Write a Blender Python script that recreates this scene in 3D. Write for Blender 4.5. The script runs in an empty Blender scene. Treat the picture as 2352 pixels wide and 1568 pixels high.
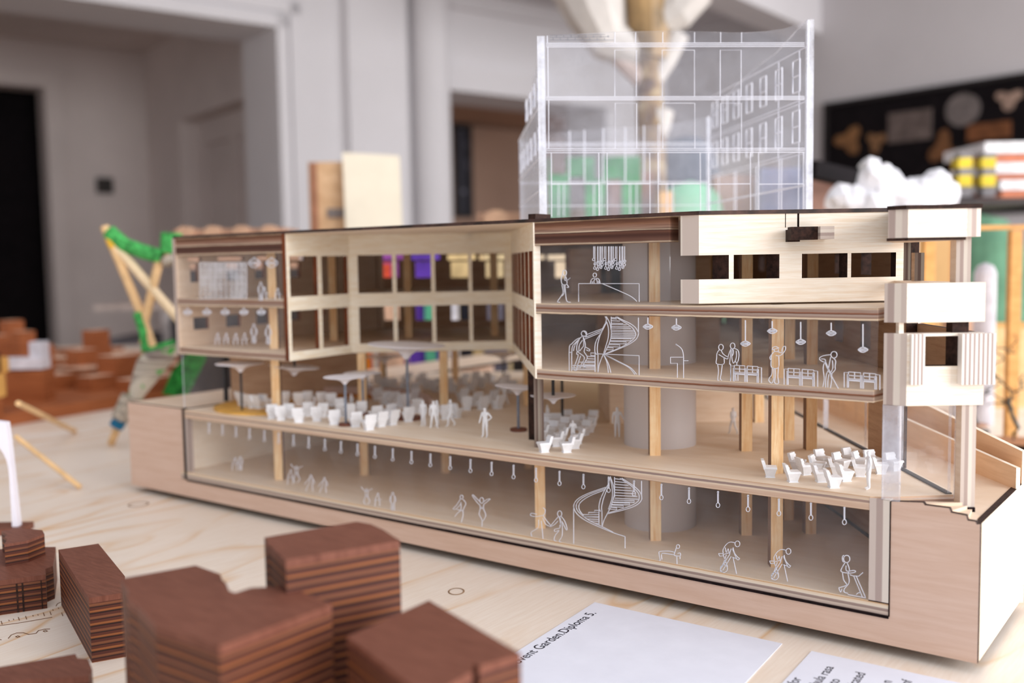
import bpy, bmesh, math, random
from mathutils import Vector, Matrix
random.seed(7)
S = bpy.context.scene
COL = S.collection
# ---------------------------------------------------------------- camera, light, exposure
PITCH, ROLL, YAW = math.radians(4.5825), math.radians(0.9459), math.radians(36.9866)
CAMH = 0.25
FPX = 2287.0
cd = bpy.data.cameras.new('camera'); cam = bpy.data.objects.new('camera', cd); COL.objects.link(cam)
cd.sensor_width = 36.0; cd.lens = FPX / 2352 * 36.0
cd.clip_start = 0.02; cd.clip_end = 60
f_ = Vector((-math.sin(YAW)*math.cos(PITCH), math.cos(YAW)*math.cos(PITCH), -math.sin(PITCH)))
r_ = Vector((math.cos(YAW), math.sin(YAW), 0)); d_ = f_.cross(r_)
R_ = r_*math.cos(ROLL) + d_*math.sin(ROLL); D_ = -r_*math.sin(ROLL) + d_*math.cos(ROLL)
cam.matrix_world = Matrix(((R_.x, -D_.x, -f_.x, 0), (R_.y, -D_.y, -f_.y, 0), (R_.z, -D_.z, -f_.z, CAMH), (0, 0, 0, 1)))
cd.dof.use_dof = True; cd.dof.focus_distance = 0.705; cd.dof.aperture_fstop = 3.9; cd.dof.aperture_blades = 9
S.camera = cam
S.view_settings.view_transform = 'Standard'; S.view_settings.look = 'None'
S.view_settings.gamma = 1.0; S.view_settings.use_curve_mapping = False
S.view_settings.exposure = 0.06
S.cycles.max_bounces = 8; S.cycles.transparent_max_bounces = 24; S.cycles.diffuse_bounces = 6
S.cycles.use_denoising = True
W_ = bpy.data.worlds.new('world'); S.world = W_; W_.use_nodes = True
# soft daylight of the open side of the room: stronger from the window side, weaker from the hall side
_wn = W_.node_tree; _bg = _wn.nodes['Background']
_tc = _wn.nodes.new('ShaderNodeTexCoord'); _dp = _wn.nodes.new('ShaderNodeVectorMath'); _dp.operation = 'DOT_PRODUCT'
_wd = Vector((math.cos(YAW)*.86 + math.sin(YAW)*.45, math.sin(YAW)*.86 - math.cos(YAW)*.45, .25)).normalized()
_dp.inputs[1].default_value = _wd; _wn.links.new(_tc.outputs['Generated'], _dp.inputs[0])
_mr = _wn.nodes.new('ShaderNodeMapRange'); _wn.links.new(_dp.outputs['Value'], _mr.inputs['Value'])
_mr.inputs['From Min'].default_value = -.9; _mr.inputs['From Max'].default_value = .9
_mr.inputs['To Min'].default_value = .26; _mr.inputs['To Max'].default_value = 1.34
_wn.links.new(_mr.outputs[0], _bg.inputs[1]); _bg.inputs[0].default_value = (0.96, 0.955, 1.0, 1)

CO, SI = math.cos(YAW), math.sin(YAW)
def U(u, w, z=0.0):
    """building grid: u runs along the square faces, w runs back into the building"""
    return Vector((u*CO - w*SI, u*SI + w*CO, z))
def area(name, loc, target, sx, sy, power, color):
    l = bpy.data.lights.new(name, 'AREA'); l.shape = 'RECTANGLE'; l.size = sx; l.size_y = sy
    l.energy = power; l.color = color
    o = bpy.data.objects.new(name, l); COL.objects.link(o); o.location = loc
    o.rotation_euler = (Vector(target) - Vector(loc)).to_track_quat('-Z', 'Y').to_euler()
    return o
# daylight through the tall windows on the right-hand side of the room, then an added wall fill
area('window_daylight', U(2.9, -1.45, 0.95), U(-.1, 0.85, 0.08), 2.6, 1.9, 128, (1.0, 0.985, 0.985))
area('left_wall_fill', U(3.3, 2.5, 1.05), U(-1.2, 4.9, 0.5), 2.2, 1.7, 62, (0.97, 0.97, 1.0))  # added fill lamp that brightens the left wall; no window stands behind it

# ---------------------------------------------------------------- measuring helpers
CAMP = Vector((0, 0, CAMH))
def ray(x, y): return R_*(x-1176) + D_*(y-784) + f_*FPX
TZ = -.007                        # table top: the model stands a few millimetres proud on a recessed foot
def tz(x, y, z=None):
    if z is None or z == 0: z = TZ
    r = ray(x, y); return CAMP + r*((z-CAMH)/r.z)
Y0 = 0.6417                       # the plane along which the model is cut
def ty(x, y, Y=Y0):
    r = ray(x, y); return CAMP + r*(Y/r.y)
def tpl(x, y, a, n):
    r = ray(x, y); return CAMP + r*((Vector(a)-CAMP).dot(n)/r.dot(n))
NW = Vector((-SI, CO, 0)); NU = Vector((CO, SI, 0))
def tw(x, y, w): return tpl(x, y, U(0, w), NW)
def tu(x, y, u): return tpl(x, y, U(u, 0), NU)
def td(x, y, d):
    return CAMP + ray(x, y)*(d/FPX)
# ---------------------------------------------------------------- materials
def lin(c):
    return tuple(((v/255)/12.92 if v/255 <= .04045 else ((v/255+.055)/1.055)**2.4) for v in c) + (1,)
class NT:
    def __init__(s, name):
        s.m = bpy.data.materials.new(name); s.m.use_nodes = True
        s.t = s.m.node_tree; s.b = s.t.nodes['Principled BSDF']; s.out = s.t.nodes['Material Output']
    def n(s, typ, **k):
        o = s.t.nodes.new(typ)
        for a, v in k.items():
            if a.startswith('_'): setattr(o, a[1:], v)
        return o
    def l(s, a, b): s.t.links.new(a, b)
    def pos(s, scale=(1, 1, 1), rot=(0, 0, 0)):
        g = s.n('ShaderNodeNewGeometry'); mp = s.n('ShaderNodeMapping')
        mp.inputs['Scale'].default_value = scale; mp.inputs['Rotation'].default_value = rot
        s.l(g.outputs['Position'], mp.inputs['Vector']); return mp.outputs['Vector']
    def noise(s, vec, scale, detail=4, rough=.6, dist=0.0):
        o = s.n('ShaderNodeTexNoise'); o.inputs['Scale'].default_value = scale; o.inputs['Detail'].default_value = detail
        o.inputs['Roughness'].default_value = rough; o.inputs['Distortion'].default_value = dist
        s.l(vec, o.inputs['Vector']); return o.outputs['Fac']
    def ramp(s, fac, stops, interp='LINEAR'):
        o = s.n('ShaderNodeValToRGB'); cr = o.color_ramp; cr.interpolation = interp
        while len(cr.elements) > 1: cr.elements.remove(cr.elements[-1])
        for i, (p, c) in enumerate(stops):
            e = cr.elements[0] if i == 0 else cr.elements.new(p)
            e.position = p; e.color = lin(c) if len(c) == 3 else c
        s.l(fac, o.inputs['Fac']); return o.outputs['Color']
    def math(s, op, a, b=None, clamp=False):
        o = s.n('ShaderNodeMath'); o.operation = op; o.use_clamp = clamp
        for i, v in enumerate((a, b)):
            if v is None: continue
            if isinstance(v, (int, float)): o.inputs[i].default_value = v
            else: s.l(v, o.inputs[i])
        return o.outputs[0]
    def mix(s, fac, a, b):
        o = s.n('ShaderNodeMix'); o.data_type = 'RGBA'
        for i, v in ((0, fac), (6, a), (7, b)):
            if isinstance(v, (int, float)): o.inputs[i].default_value = v
            elif isinstance(v, tuple): o.inputs[i].default_value = lin(v) if len(v) == 3 else v
            else: s.l(v, o.inputs[i])
        return o.outputs[2]
    def bump(s, h, strength=.2, dist=.0005):
        o = s.n('ShaderNodeBump'); o.inputs['Strength'].default_value = strength; o.inputs['Distance'].default_value = dist
        s.l(h, o.inputs['Height']); s.l(o.outputs[0], s.b.inputs['Normal'])
    def done(s, color=None, rough=.55, spec=.3):
        if color is not None:
            if isinstance(color, tuple): s.b.inputs['Base Color'].default_value = lin(color) if len(color) == 3 else color
            else: s.l(color, s.b.inputs['Base Color'])
        s.b.inputs['Roughness'].default_value = rough; s.b.inputs['Specular IOR Level'].default_value = spec
        return s.m
def plain(name, c, rough=.6, spec=.3, var=.06, vscale=40):
    t = NT(name); n = t.noise(t.pos(), vscale, 3)
    c2 = tuple(max(0, int(v*(1-var*1.6))) for v in c); c1 = tuple(min(255, int(v*(1+var))) for v in c)
    return t.done(t.ramp(n, [(.3, c2), (.7, c1)]), rough, spec)
def wood(name, light, dark, scale=(60, 60, 600), rot=(0, 0, 0), rough=.55, fleck=.35, big=9):
    t = NT(name)
    v = t.pos(scale, rot); n1 = t.noise(v, 1.0, 5, .65, .4)
    n2 = t.noise(t.pos(), big, 3)
    n3 = t.noise(t.pos(tuple(q*3 for q in scale), rot), 1.0, 2)
    c = t.ramp(n1, [(.3, dark), (.62, light)])
    c = t.mix(t.math('MULTIPLY', t.ramp(n2, [(.42, (0, 0, 0)), (.7, (255, 255, 255))]), fleck), c, dark)
    c = t.mix(t.math('MULTIPLY', t.ramp(n3, [(.55, (0, 0, 0)), (.75, (255, 255, 255))]), fleck*.5), c, dark)
    t.bump(n1, .12, .0004)
    return t.done(c, rough, .25)
def edge(name, axis, v0, v1, stops, wob=.08, nscale=(26, 26, 60), burn=None, rough=.6):
    """laser-cut plywood edge: glued veneers striped along one axis, between two positions"""
    t = NT(name); g = t.n('ShaderNodeNewGeometry')
    dt = t.n('ShaderNodeVectorMath'); dt.operation = 'DOT_PRODUCT'; dt.inputs[1].default_value = axis
    t.l(g.outputs['Position'], dt.inputs[0])
    mr = t.n('ShaderNodeMapRange'); mr.inputs['From Min'].default_value = v0; mr.inputs['From Max'].default_value = v1
    t.l(dt.outputs['Value'], mr.inputs['Value'])
    n = t.noise(t.pos(nscale), 1.0, 4, .7)
    fac = t.math('ADD', mr.outputs[0], t.math('MULTIPLY', t.math('SUBTRACT', n, .5), wob))
    c = t.ramp(fac, stops)
    n2 = t.noise(t.pos((9, 9, 420) if axis[2] else tuple(q*.35 for q in nscale)), 1.0, 4, .7)
    if burn: c = t.mix(t.math('MULTIPLY', t.ramp(n2, [(.45, (0, 0, 0)), (.68, (255, 255, 255))]), .7), c, burn)
    return t.done(c, rough, .2)
def glass(name, haze=.05, tint=(1, 1, 1, 1), refl=1.0, hazecol=(235, 238, 245)):
    t = NT(name); t.t.nodes.remove(t.b)
    tr = t.n('ShaderNodeBsdfTransparent'); tr.inputs[0].default_value = tint
    gl = t.n('ShaderNodeBsdfGlossy'); gl.inputs['Roughness'].default_value = .03
    df = t.n('ShaderNodeBsdfDiffuse'); df.inputs[0].default_value = lin(hazecol)
    fr = t.n('ShaderNodeFresnel'); fr.inputs[0].default_value = 1.46
    m1 = t.n('ShaderNodeMixShader'); m2 = t.n('ShaderNodeMixShader')
    nz = t.noise(t.pos(), 30, 4, .7)
    t.l(t.math('MULTIPLY', t.ramp(nz, [(.3, (120, 120, 120)), (.8, (255, 255, 255))]), haze), m1.inputs[0])
    t.l(tr.outputs[0], m1.inputs[1]); t.l(df.outputs[0], m1.inputs[2])
    gg = t.n('ShaderNodeNewGeometry')               # reflect on the outer face only: light leaves the back face freely
    t.l(t.math('MULTIPLY', t.math('MULTIPLY', fr.outputs[0], refl), t.math('SUBTRACT', 1.0, gg.outputs['Backfacing'])), m2.inputs[0])
    t.l(m1.outputs[0], m2.inputs[1]); t.l(gl.outputs[0], m2.inputs[2])
    t.l(m2.outputs[0], t.out.inputs['Surface']); return t.m

BIRCH = wood('birch_ply', (234, 214, 193), (220, 194, 168), (25, 25, 260))
BIRCHF = wood('birch_floor', (241, 226, 208), (232, 212, 188), (14, 90, 300), (0, 0, .64))
BASEW = wood('base_ply', (220, 192, 174), (209, 177, 156), (14, 14, 200), big=14, fleck=.3)
PALE = wood('pale_ply', (250, 243, 231), (236, 218, 194), (30, 30, 620), fleck=.2)
COURT = wood('court_ply', (250, 243, 226), (238, 222, 194), (40, 40, 300), fleck=.18)
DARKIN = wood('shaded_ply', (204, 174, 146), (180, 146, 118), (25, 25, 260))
COLW = wood('column_ply', (250, 224, 182), (230, 180, 122), (320, 320, 28), fleck=.5, big=60)
JAMB = wood('jamb_burnt', (136, 70, 34), (84, 40, 22), (300, 300, 30), fleck=.5, big=60)
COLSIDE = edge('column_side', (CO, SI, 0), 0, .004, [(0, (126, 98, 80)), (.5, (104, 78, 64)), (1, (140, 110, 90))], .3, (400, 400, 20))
BURNT = plain('burnt_edge', (52, 34, 28), .7, .2, .3, 300)
CHAR = plain('char_line', (30, 20, 22), .8, .1, .3, 300)
CREAM, GREY, BRN, DK = (226, 205, 178), (180, 162, 150), (132, 92, 70), (66, 42, 36)
E_ROOF = edge('roof_beam_edge', (0, 0, 1), .2620, .2805, [(0, BRN), (.05, CREAM), (.10, (120, 88, 74)), (.22, (96, 66, 56)), (.33, DK), (.44, (108, 72, 58)), (.5, (84, 58, 50)), (.53, CREAM), (.57, (170, 142, 124)), (.7, (158, 120, 100)), (.8, BRN), (.93, (96, 62, 48)), (.97, (170, 140, 110)), (1, CREAM)], .07, burn=(84, 54, 44))
E_S2 = edge('second_slab_edge', (0, 0, 1), .2086, .2168, [(0, DK), (.05, CREAM), (.16, CREAM), (.2, (150, 122, 108)), (.42, GREY), (.5, (110, 70, 54)), (.58, (150, 100, 76)), (.64, (160, 134, 120)), (.86, GREY), (.92, CREAM), (1, CREAM)], .16, burn=(140, 104, 82))
E_S1 = edge('first_slab_edge', (0, 0, 1), .1565, .1645, [(0, CREAM), (.1, CREAM), (.15, (180, 158, 144)), (.4, (188, 168, 152)), (.5, (108, 66, 48)), (.58, (146, 92, 66)), (.64, (182, 160, 146)), (.88, (192, 172, 156)), (.93, CREAM), (1, CREAM)], .18, burn=(134, 96, 72))
E_G = edge('ground_slab_edge', (0, 0, 1), .0866, .0957, [(0, (150, 110, 90)), (.06, CREAM), (.12, (206, 178, 156)), (.36, (214, 190, 168)), (.42, CREAM), (.5, (222, 204, 184)), (.54, (152, 130, 122)), (.68, (156, 134, 126)), (.73, CREAM), (.9, (228, 210, 188)), (.95, (196, 150, 108)), (1, CREAM)], .12, burn=(196, 158, 132))
E_B = edge('basement_slab_edge', (0, 0, 1), .0185, .0272, [(0, CHAR and (40, 28, 28)), (.1, (60, 44, 42)), (.16, (180, 162, 150)), (.36, (206, 190, 174)), (.42, (150, 130, 122)), (.58, (160, 140, 130)), (.64, (226, 214, 196)), (.86, CREAM), (.92, (196, 150, 100)), (1, CREAM)], .1)
def vedge(name, axis, v0, v1, n=5, tone=0, wob=.05):
    a, b, c = (206-tone, 192-tone, 182-tone), (178-tone, 160-tone, 152-tone), (222-tone, 212-tone, 200-tone)
    st = []
    for i in range(n):
        st += [((i+.08)/n, (a, b, c)[i % 3]), ((i+.92)/n, (a, b, c)[i % 3])]
    return edge(name, axis, v0, v1, st, wob, (500, 500, 30))
TABLEM = None
def table_mat():
    t = NT('pine_ply_table')
    v = t.pos((5.2, 1.5, 1), (0, 0, -.62))
    nz = t.noise(v, .9, 3, .45, .35)
    band = t.math('FRACT', t.math('MULTIPLY', nz, 13))
    fine = t.noise(t.pos((420, 30, 1), (0, 0, -.62)), 1, 3)
    gate = t.noise(t.pos(), 4.5, 3); big = t.noise(t.pos(), 5, 3)
    c = t.ramp(fine, [(.3, (236, 220, 204)), (.7, (244, 232, 219))])
    ln = t.ramp(band, [(.0, (255, 255, 255)), (.06, (170, 170, 170)), (.28, (0, 0, 0)), (.90, (0, 0, 0)), (1, (255, 255, 255))])
    c = t.mix(t.math('MULTIPLY', ln, t.ramp(gate, [(.36, (70, 70, 70)), (.58, (255, 255, 255))])), c, (224, 184, 140))
    c = t.mix(t.math('MULTIPLY', t.ramp(big, [(.5, (0, 0, 0)), (.75, (255, 255, 255))]), .35), c, (228, 206, 178))
    return t.done(c, .42, .35)
TABLEM = table_mat()
def stack_mat(name, period, warm=0):
    """walnut-stained plywood layers glued in a stack"""
    t = NT(name); g = t.n('ShaderNodeNewGeometry'); sx = t.n('ShaderNodeSeparateXYZ'); t.l(g.outputs['Position'], sx.inputs[0])
    n = t.noise(t.pos((18, 18, 160)), 1, 3)
    ph = t.math('DIVIDE', sx.outputs[2], period)
    ph = t.math('ADD', ph, t.math('MULTIPLY', t.math('SUBTRACT', n, .5), .12))
    fr = t.math('FRACT', ph)
    c = t.ramp(fr, [(0, (26, 13, 14)), (.05, (30, 15, 15)), (.09, (146, 86, 46)), (.20, (160, 98, 56)), (.26, (84, 40, 28)), (.40, (96, 50, 36)), (.46, (36, 18, 20)), (.52, (40, 20, 22)), (.57, (124, 76, 50)), (.70, (136, 84, 56)), (.77, (78, 38, 30)), (.91, (88, 46, 36)), (.96, (28, 14, 15)), (1, (26, 13, 14))])
    n2 = t.noise(t.pos((50, 50, 400)), 1, 4)
    c = t.mix(t.math('MULTIPLY', n2, .4), c, (70, 36, 26))
    return t.done(c, .55, .3)
STACK = stack_mat('walnut_layers', .0086)
WALNUT = wood('walnut_top', (128, 80, 64), (104, 60, 46), (60, 500, 60), (0, 0, .3), .5, .3, 12)
PAPER = plain('white_paper', (232, 234, 246), .7, .15, .01)
INK = plain('black_ink', (30, 26, 40), .7, .1, .05)
WHITE = plain('white_print_plastic', (244, 246, 250), .55, .3, .02, 200)
ETCH = plain('etched_acrylic', (226, 228, 238), .8, .1, .02)
ACR = glass('clear_acrylic', .055, refl=.5)
ACRT = glass('tower_acrylic', .11, refl=.8, hazecol=(225, 230, 245))
ACRE = glass('acrylic_edge', .62, refl=1.2, hazecol=(226, 230, 242))
STEEL = plain('steel_rod', (120, 128, 142), .35, .5, .1, 200)
IRON = plain('dark_iron', (44, 46, 50), .5, .4, .1, 200)
WALLW = plain('painted_wall', (226, 224, 226), .8, .1, .01, 2)
WALLG = plain('grey_painted_wall', (205, 202, 204), .8, .1, .01, 2)
HALL = plain('hall_wall', (222, 212, 208), .85, .1, .02, 2)
BROWNW = plain('brown_hall_wall', (186, 156, 138), .85, .1, .02, 2)
BLACKM = plain('black_board', (22, 18, 20), .8, .1, .15, 20)

# ---------------------------------------------------------------- mesh helpers
class MB:
    def __init__(s): s.v = []; s.f = []; s.m = []
    def add(s, vs, fs, mi=0):
        b = len(s.v); s.v += [Vector(v) for v in vs]
        for i, f in enumerate(fs):
            s.f.append([b+k for k in f]); s.m.append(mi[i] if isinstance(mi, (list, tuple)) else mi)
        return s
    def box(s, x0, x1, y0, y1, z0, z1, mi=0):
        vs = [(x0, y0, z0), (x1, y0, z0), (x1, y1, z0), (x0, y1, z0), (x0, y0, z1), (x1, y0, z1), (x1, y1, z1), (x0, y1, z1)]
        return s.add(vs, [(0, 3, 2, 1), (4, 5, 6, 7), (0, 1, 5, 4), (1, 2, 6, 5), (2, 3, 7, 6), (3, 0, 4, 7)], mi)
    def ubox(s, u0, u1, w0, w1, z0, z1, mi=0):
        q = [U(u0, w0), U(u1, w0), U(u1, w1), U(u0, w1)]
        vs = [(p.x, p.y, z0) for p in q] + [(p.x, p.y, z1) for p in q]
        return s.add(vs, [(0, 3, 2, 1), (4, 5, 6, 7), (0, 1, 5, 4), (1, 2, 6, 5), (2, 3, 7, 6), (3, 0, 4, 7)], mi)
    def prism(s, poly, z0, z1, mt=0, ms=1):
        n = len(poly); P = [(p[0], p[1]) for p in poly]
        ar = sum(P[i][0]*P[(i+1) % n][1] - P[(i+1) % n][0]*P[i][1] for i in range(n))
        if ar < 0: P = P[::-1]
        vs = [(p[0], p[1], z0) for p in P] + [(p[0], p[1], z1) for p in P]
        fs = [tuple(range(n-1, -1, -1)), tuple(range(n, 2*n))] + [(i, (i+1) % n, n+(i+1) % n, n+i) for i in range(n)]
        return s.add(vs, fs, [mt, mt] + [ms]*n)
    def wallpoly(s, a, b, pts, th, mf=0, ms=1):
        """upright sheet: outline pts (distance from a towards b, z), thickness th to the left of a-b"""
        a = Vector((a[0], a[1], 0)); b = Vector((b[0], b[1], 0)); d = (b-a).normalized(); n = Vector((-d.y, d.x, 0))
        k = len(pts); F = [a + d*p[0] + Vector((0, 0, p[1])) for p in pts]
        vs = F + [p + n*th for p in F]
        return s.add(vs, [tuple(range(k)), tuple(range(2*k-1, k-1, -1))] + [(i, k+i, k+(i+1) % k, (i+1) % k) for i in range(k)], [mf, mf] + [ms]*k)
    def panel(s, a, b, z0, z1, holes=(), th=.004, a2=None, b2=None, mf=0, ms=1, mh=None):
        """upright sheet from a to b with rectangular holes (s0,s1,z0,z1)"""
        mh = ms if mh is None else mh
        a = Vector((a[0], a[1], 0)); b = Vector((b[0], b[1], 0)); L = (b-a).length; d = (b-a)/L; n = Vector((-d.y, d.x, 0))
        A2 = Vector((a2[0], a2[1], 0)) if a2 is not None else a + n*th
        B2 = Vector((b2[0], b2[1], 0)) if b2 is not None else b + n*th
        xs = sorted({0, L} | {min(max(h[i], 0), L) for h in holes for i in (0, 1)})
        zs = sorted({z0, z1} | {min(max(h[i], z0), z1) for h in holes for i in (2, 3)})
        def solid(i, j):
            if not (0 <= i < len(xs)-1 and 0 <= j < len(zs)-1): return False
            x, z = (xs[i]+xs[i+1])/2, (zs[j]+zs[j+1])/2
            return not any(h[0] < x < h[1] and h[2] < z < h[3] for h in holes)
        def P(x, z, k):
            p = a + d*x if k == 0 else A2 + (B2-A2)*(x/L)
            return (p.x, p.y, z)
        for i in range(len(xs)-1):
            for j in range(len(zs)-1):
                if not solid(i, j): continue
                x0, x1, y0, y1 = xs[i], xs[i+1], zs[j], zs[j+1]
                s.add([P(x0, y0, 0), P(x1, y0, 0), P(x1, y1, 0), P(x0, y1, 0)], [(0, 1, 2, 3)], mf)
                s.add([P(x0, y0, 1), P(x1, y0, 1), P(x1, y1, 1), P(x0, y1, 1)], [(3, 2, 1, 0)], mf)
                for di, dj, q in ((-1, 0, ((x0, y0), (x0, y1))), (1, 0, ((x1, y1), (x1, y0))), (0, -1, ((x1, y0), (x0, y0))), (0, 1, ((x0, y1), (x1, y1)))):
                    if not solid(i+di, j+dj):
                        inside = 0 <= i+di < len(xs)-1 and 0 <= j+dj < len(zs)-1
                        (p0, p1) = q
                        s.add([P(*p0, 0), P(*p1, 0), P(*p1, 1), P(*p0, 1)], [(0, 1, 2, 3)], mh if inside else ms)
        return s
    def tube(s, pts, r, n=6, mi=0, r2=None):
        pts = [Vector(p) for p in pts]; k = len(pts)
        for i, p in enumerate(pts):
            t = (pts[min(i+1, k-1)] - pts[max(i-1, 0)])
            t = t.normalized() if t.length > 1e-9 else Vector((0, 0, 1))
            ref = Vector((0, 0, 1)) if abs(t.z) < .9 else Vector((1, 0, 0))
            e1 = t.cross(ref).normalized(); e2 = t.cross(e1)
            rr = r if r2 is None else r + (r2-r)*i/max(1, k-1)
            if i == 0: base = len(s.v)
            for j in range(n):
                an = 2*math.pi*j/n + math.pi/n
                s.v.append(p + e1*math.cos(an)*rr + e2*math.sin(an)*rr)
        for i in range(k-1):
            for j in range(n):
                s.f.append([base+i*n+j, base+i*n+(j+1) % n, base+(i+1)*n+(j+1) % n, base+(i+1)*n+j]); s.m.append(mi)
        s.f.append([base+j for j in range(n)][::-1]); s.m.append(mi)
        s.f.append([base+(k-1)*n+j for j in range(n)]); s.m.append(mi)
        return s
    def lathe(s, c, prof, n=24, mi=0, tilt=None):
        c = Vector(c); b = len(s.v); M = tilt or Matrix.Identity(3)
        for r, z in prof:
            for j in range(n):
                an = 2*math.pi*j/n
                s.v.append(c + M @ Vector((r*math.cos(an), r*math.sin(an), z)))
        for i in range(len(prof)-1):
            for j in range(n):
                s.f.append([b+i*n+j, b+i*n+(j+1) % n, b+(i+1)*n+(j+1) % n, b+(i+1)*n+j]); s.m.append(mi)
        s.f.append([b+j for j in range(n)][::-1]); s.m.append(mi)
        s.f.append([b+(len(prof)-1)*n+j for j in range(n)]); s.m.append(mi)
        return s
    def mesh(s, name, mats, off=(0, 0, 0), smooth=False):
        me = bpy.data.meshes.new(name); o = Vector(off)
        me.from_pydata([tuple(v-o) for v in s.v], [], s.f)
        for m in (mats if isinstance(mats, (list, tuple)) else [mats]): me.materials.append(m)
        nm = len(me.materials)
        for p, mi in zip(me.polygons, s.m):
            p.material_index = min(mi, nm-1); p.use_smooth = smooth
        me.update(); return me
    def obj(s, name, mats, parent=None, smooth=False, bevel=0, rotz=0, loc=None):
        """one linked object; parts keep their root's origin"""
        if parent is not None: off = origin(parent)
        elif loc is not None: off = Vector(loc)
        elif s.v:
            lo = [min(v[i] for v in s.v) for i in range(3)]; hi = [max(v[i] for v in s.v) for i in range(3)]
            off = Vector(((lo[0]+hi[0])/2, (lo[1]+hi[1])/2, lo[2]))
        o = bpy.data.objects.new(name, s.mesh(name, mats, off, smooth)); COL.objects.link(o)
        if parent is not None: o.parent = parent
        else: o.location = off
        if bevel:
            b = o.modifiers.new('bevel', 'BEVEL'); b.width = bevel; b.segments = 2; b.limit_method = 'ANGLE'
        return o
def origin(o):
    p = Vector((0, 0, 0))
    while o is not None: p += o.location; o = o.parent
    return p
def tag(o, label, cat, group=None, kind=None):
    o['label'] = label; o['category'] = cat
    if group: o['group'] = group
    if kind: o['kind'] = kind
    return o
def thing(name, label, cat, loc, group=None, rotz=0):
    o = bpy.data.objects.new(name, None); COL.objects.link(o); o.location = loc
    o.rotation_euler = (0, 0, rotz); o.empty_display_size = .02
    return tag(o, label, cat, group)
def struct(o): o['kind'] = 'structure'; return o
def ordn(i):
    s = 'th' if 10 <= i % 100 <= 20 else {1: 'st', 2: 'nd', 3: 'rd'}.get(i % 10, 'th')
    return '%d%s' % (i, s)

# ================================================================= THE ROOM
WD, WN = (.788, .616), (-.616, .788)
def WL(t, off=0, z=0): return U(-1.1 + WD[0]*t + WN[0]*off, 4.8 + WD[1]*t + WN[1]*off, z)
def WR(s, off=0, z=0): return U(1.01 + .616*s - .788*off, 6.45 - .788*s - .616*off, z)   # off>0: into the room
WLn = (WL(0, 1) - WL(0, 0)).normalized(); WRn = (WR(0, 1) - WR(0, 0)).normalized()
FLOORZ, CEILZ = -.75, 1.69
m = MB(); m.prism([U(-9, -2.5), U(6, -2.5), U(6, 13), U(-9, 13)], FLOORZ-.1, FLOORZ)
struct(m.obj('floor', wood('oak_floor', (150, 120, 95), (120, 92, 70), (4, 40, 1))))
m = MB(); m.prism([WL(-4.6, .0), WL(2.75, .0), WR(5.2, 0), U(3.6, 2.4), U(-3.8, 1.6)], CEILZ, CEILZ+.1)
struct(m.obj('ceiling', WALLG))
m = MB(); m.panel(WL(-4.6), WL(2.68), FLOORZ, CEILZ, [(2.2, 4.6, FLOORZ-.1, 1.365), (5.57, 6.75, FLOORZ-.1, 1.165)], .37)
struct(m.obj('wall_left', WALLW))
m = MB(); m.panel(WR(-.3), WR(5.2), FLOORZ, CEILZ, [], .2)
struct(m.obj('wall_right', WALLG))
m = MB()                                             # moulded casing round the wide opening
for a, b in ((0.0, .055), (.075, .13)):
    m.panel(WL(a, -.035 if a == 0 else -.022), WL(b, -.035 if a == 0 else -.022), FLOORZ, 1.365+b, [], .035 if a == 0 else .022)
    m.panel(WL(-2.4, -.035 if a == 0 else -.022), WL(b, -.035 if a == 0 else -.022), 1.365+a, 1.365+b, [], .035 if a == 0 else .022)
struct(m.obj('trim_1', WALLW))
m = MB(); m.panel(WL(.36, -.06), WL(.70, -.06), FLOORZ, CEILZ, [], .06)
struct(m.obj('trim_2', WALLW))
m = MB(); m.lathe(WL(.84, -.06, FLOORZ), [(.1, 0), (.1, CEILZ-FLOORZ)], 40)
struct(m.obj('trim_3', WALLW, smooth=False))
m = MB(); m.panel(WL(.97, -.03), WL(2.2, -.03), 1.165, 1.30, [], .03); m.panel(WL(.95, -.05), WL(2.68, -.05), 1.60, CEILZ, [], .05)
struct(m.obj('trim_4', WALLW))
m = MB(); m.prism([U(.15, 3.9), U(.40, 3.9), U(1.95, 5.85), U(1.70, 5.85)], 1.46, CEILZ)
struct(m.obj('trim_5', WALLW))
# the hall behind the wide opening
hd_ = tpl(98, 203, WL(0, 2.3), WLn); hs_ = (hd_-WL(-4.6, 2.3)).dot((WL(1)-WL(0)).normalized()); HZ = hd_.z
m = MB(); m.panel(WL(-4.6, 2.3), WL(.15, 2.3), FLOORZ, 1.75, [(hs_-1.1, hs_, FLOORZ-.1, HZ)], .15)
struct(m.obj('wall_hall', HALL))
m = MB(); m.panel(WL(.15, 2.45), WL(.15, .37), FLOORZ, 1.75, [(.75, 1.75, FLOORZ-.1, 1.15)], .12)
struct(m.obj('wall_hall_side', HALL))
m = MB(); m.prism([WL(-4.6, .3), WL(.3, .3), WL(.3, 2.6), WL(-4.6, 2.6)], 1.66, 1.72)
struct(m.obj('ceiling_hall', HALL))
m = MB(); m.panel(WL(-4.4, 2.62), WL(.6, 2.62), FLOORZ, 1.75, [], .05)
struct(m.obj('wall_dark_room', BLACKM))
m = MB(); m.panel(WL(-4.6+hs_, 2.26), WL(-4.6+hs_+.10, 2.26), FLOORZ, HZ+.10, [], .04); m.panel(WL(-4.6+hs_-1.2, 2.26), WL(-4.6+hs_, 2.26), HZ, HZ+.10, [], .04)
struct(m.obj('trim_6', HALL))
m = MB(); q0, q1 = WL(.27, 1.75), WL(.27, .60); m.panel(q0, q1, FLOORZ, 1.16, [(.12, .52, .35, 1.0), (.62, 1.03, .35, 1.0), (.12, 1.03, -.6, .2)], .03); m.panel(q0+(WL(.03)-WL(0)), q1+(WL(.03)-WL(0)), FLOORZ, 1.16, [], .02); struct(m.obj('door_1', HALL))
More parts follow.
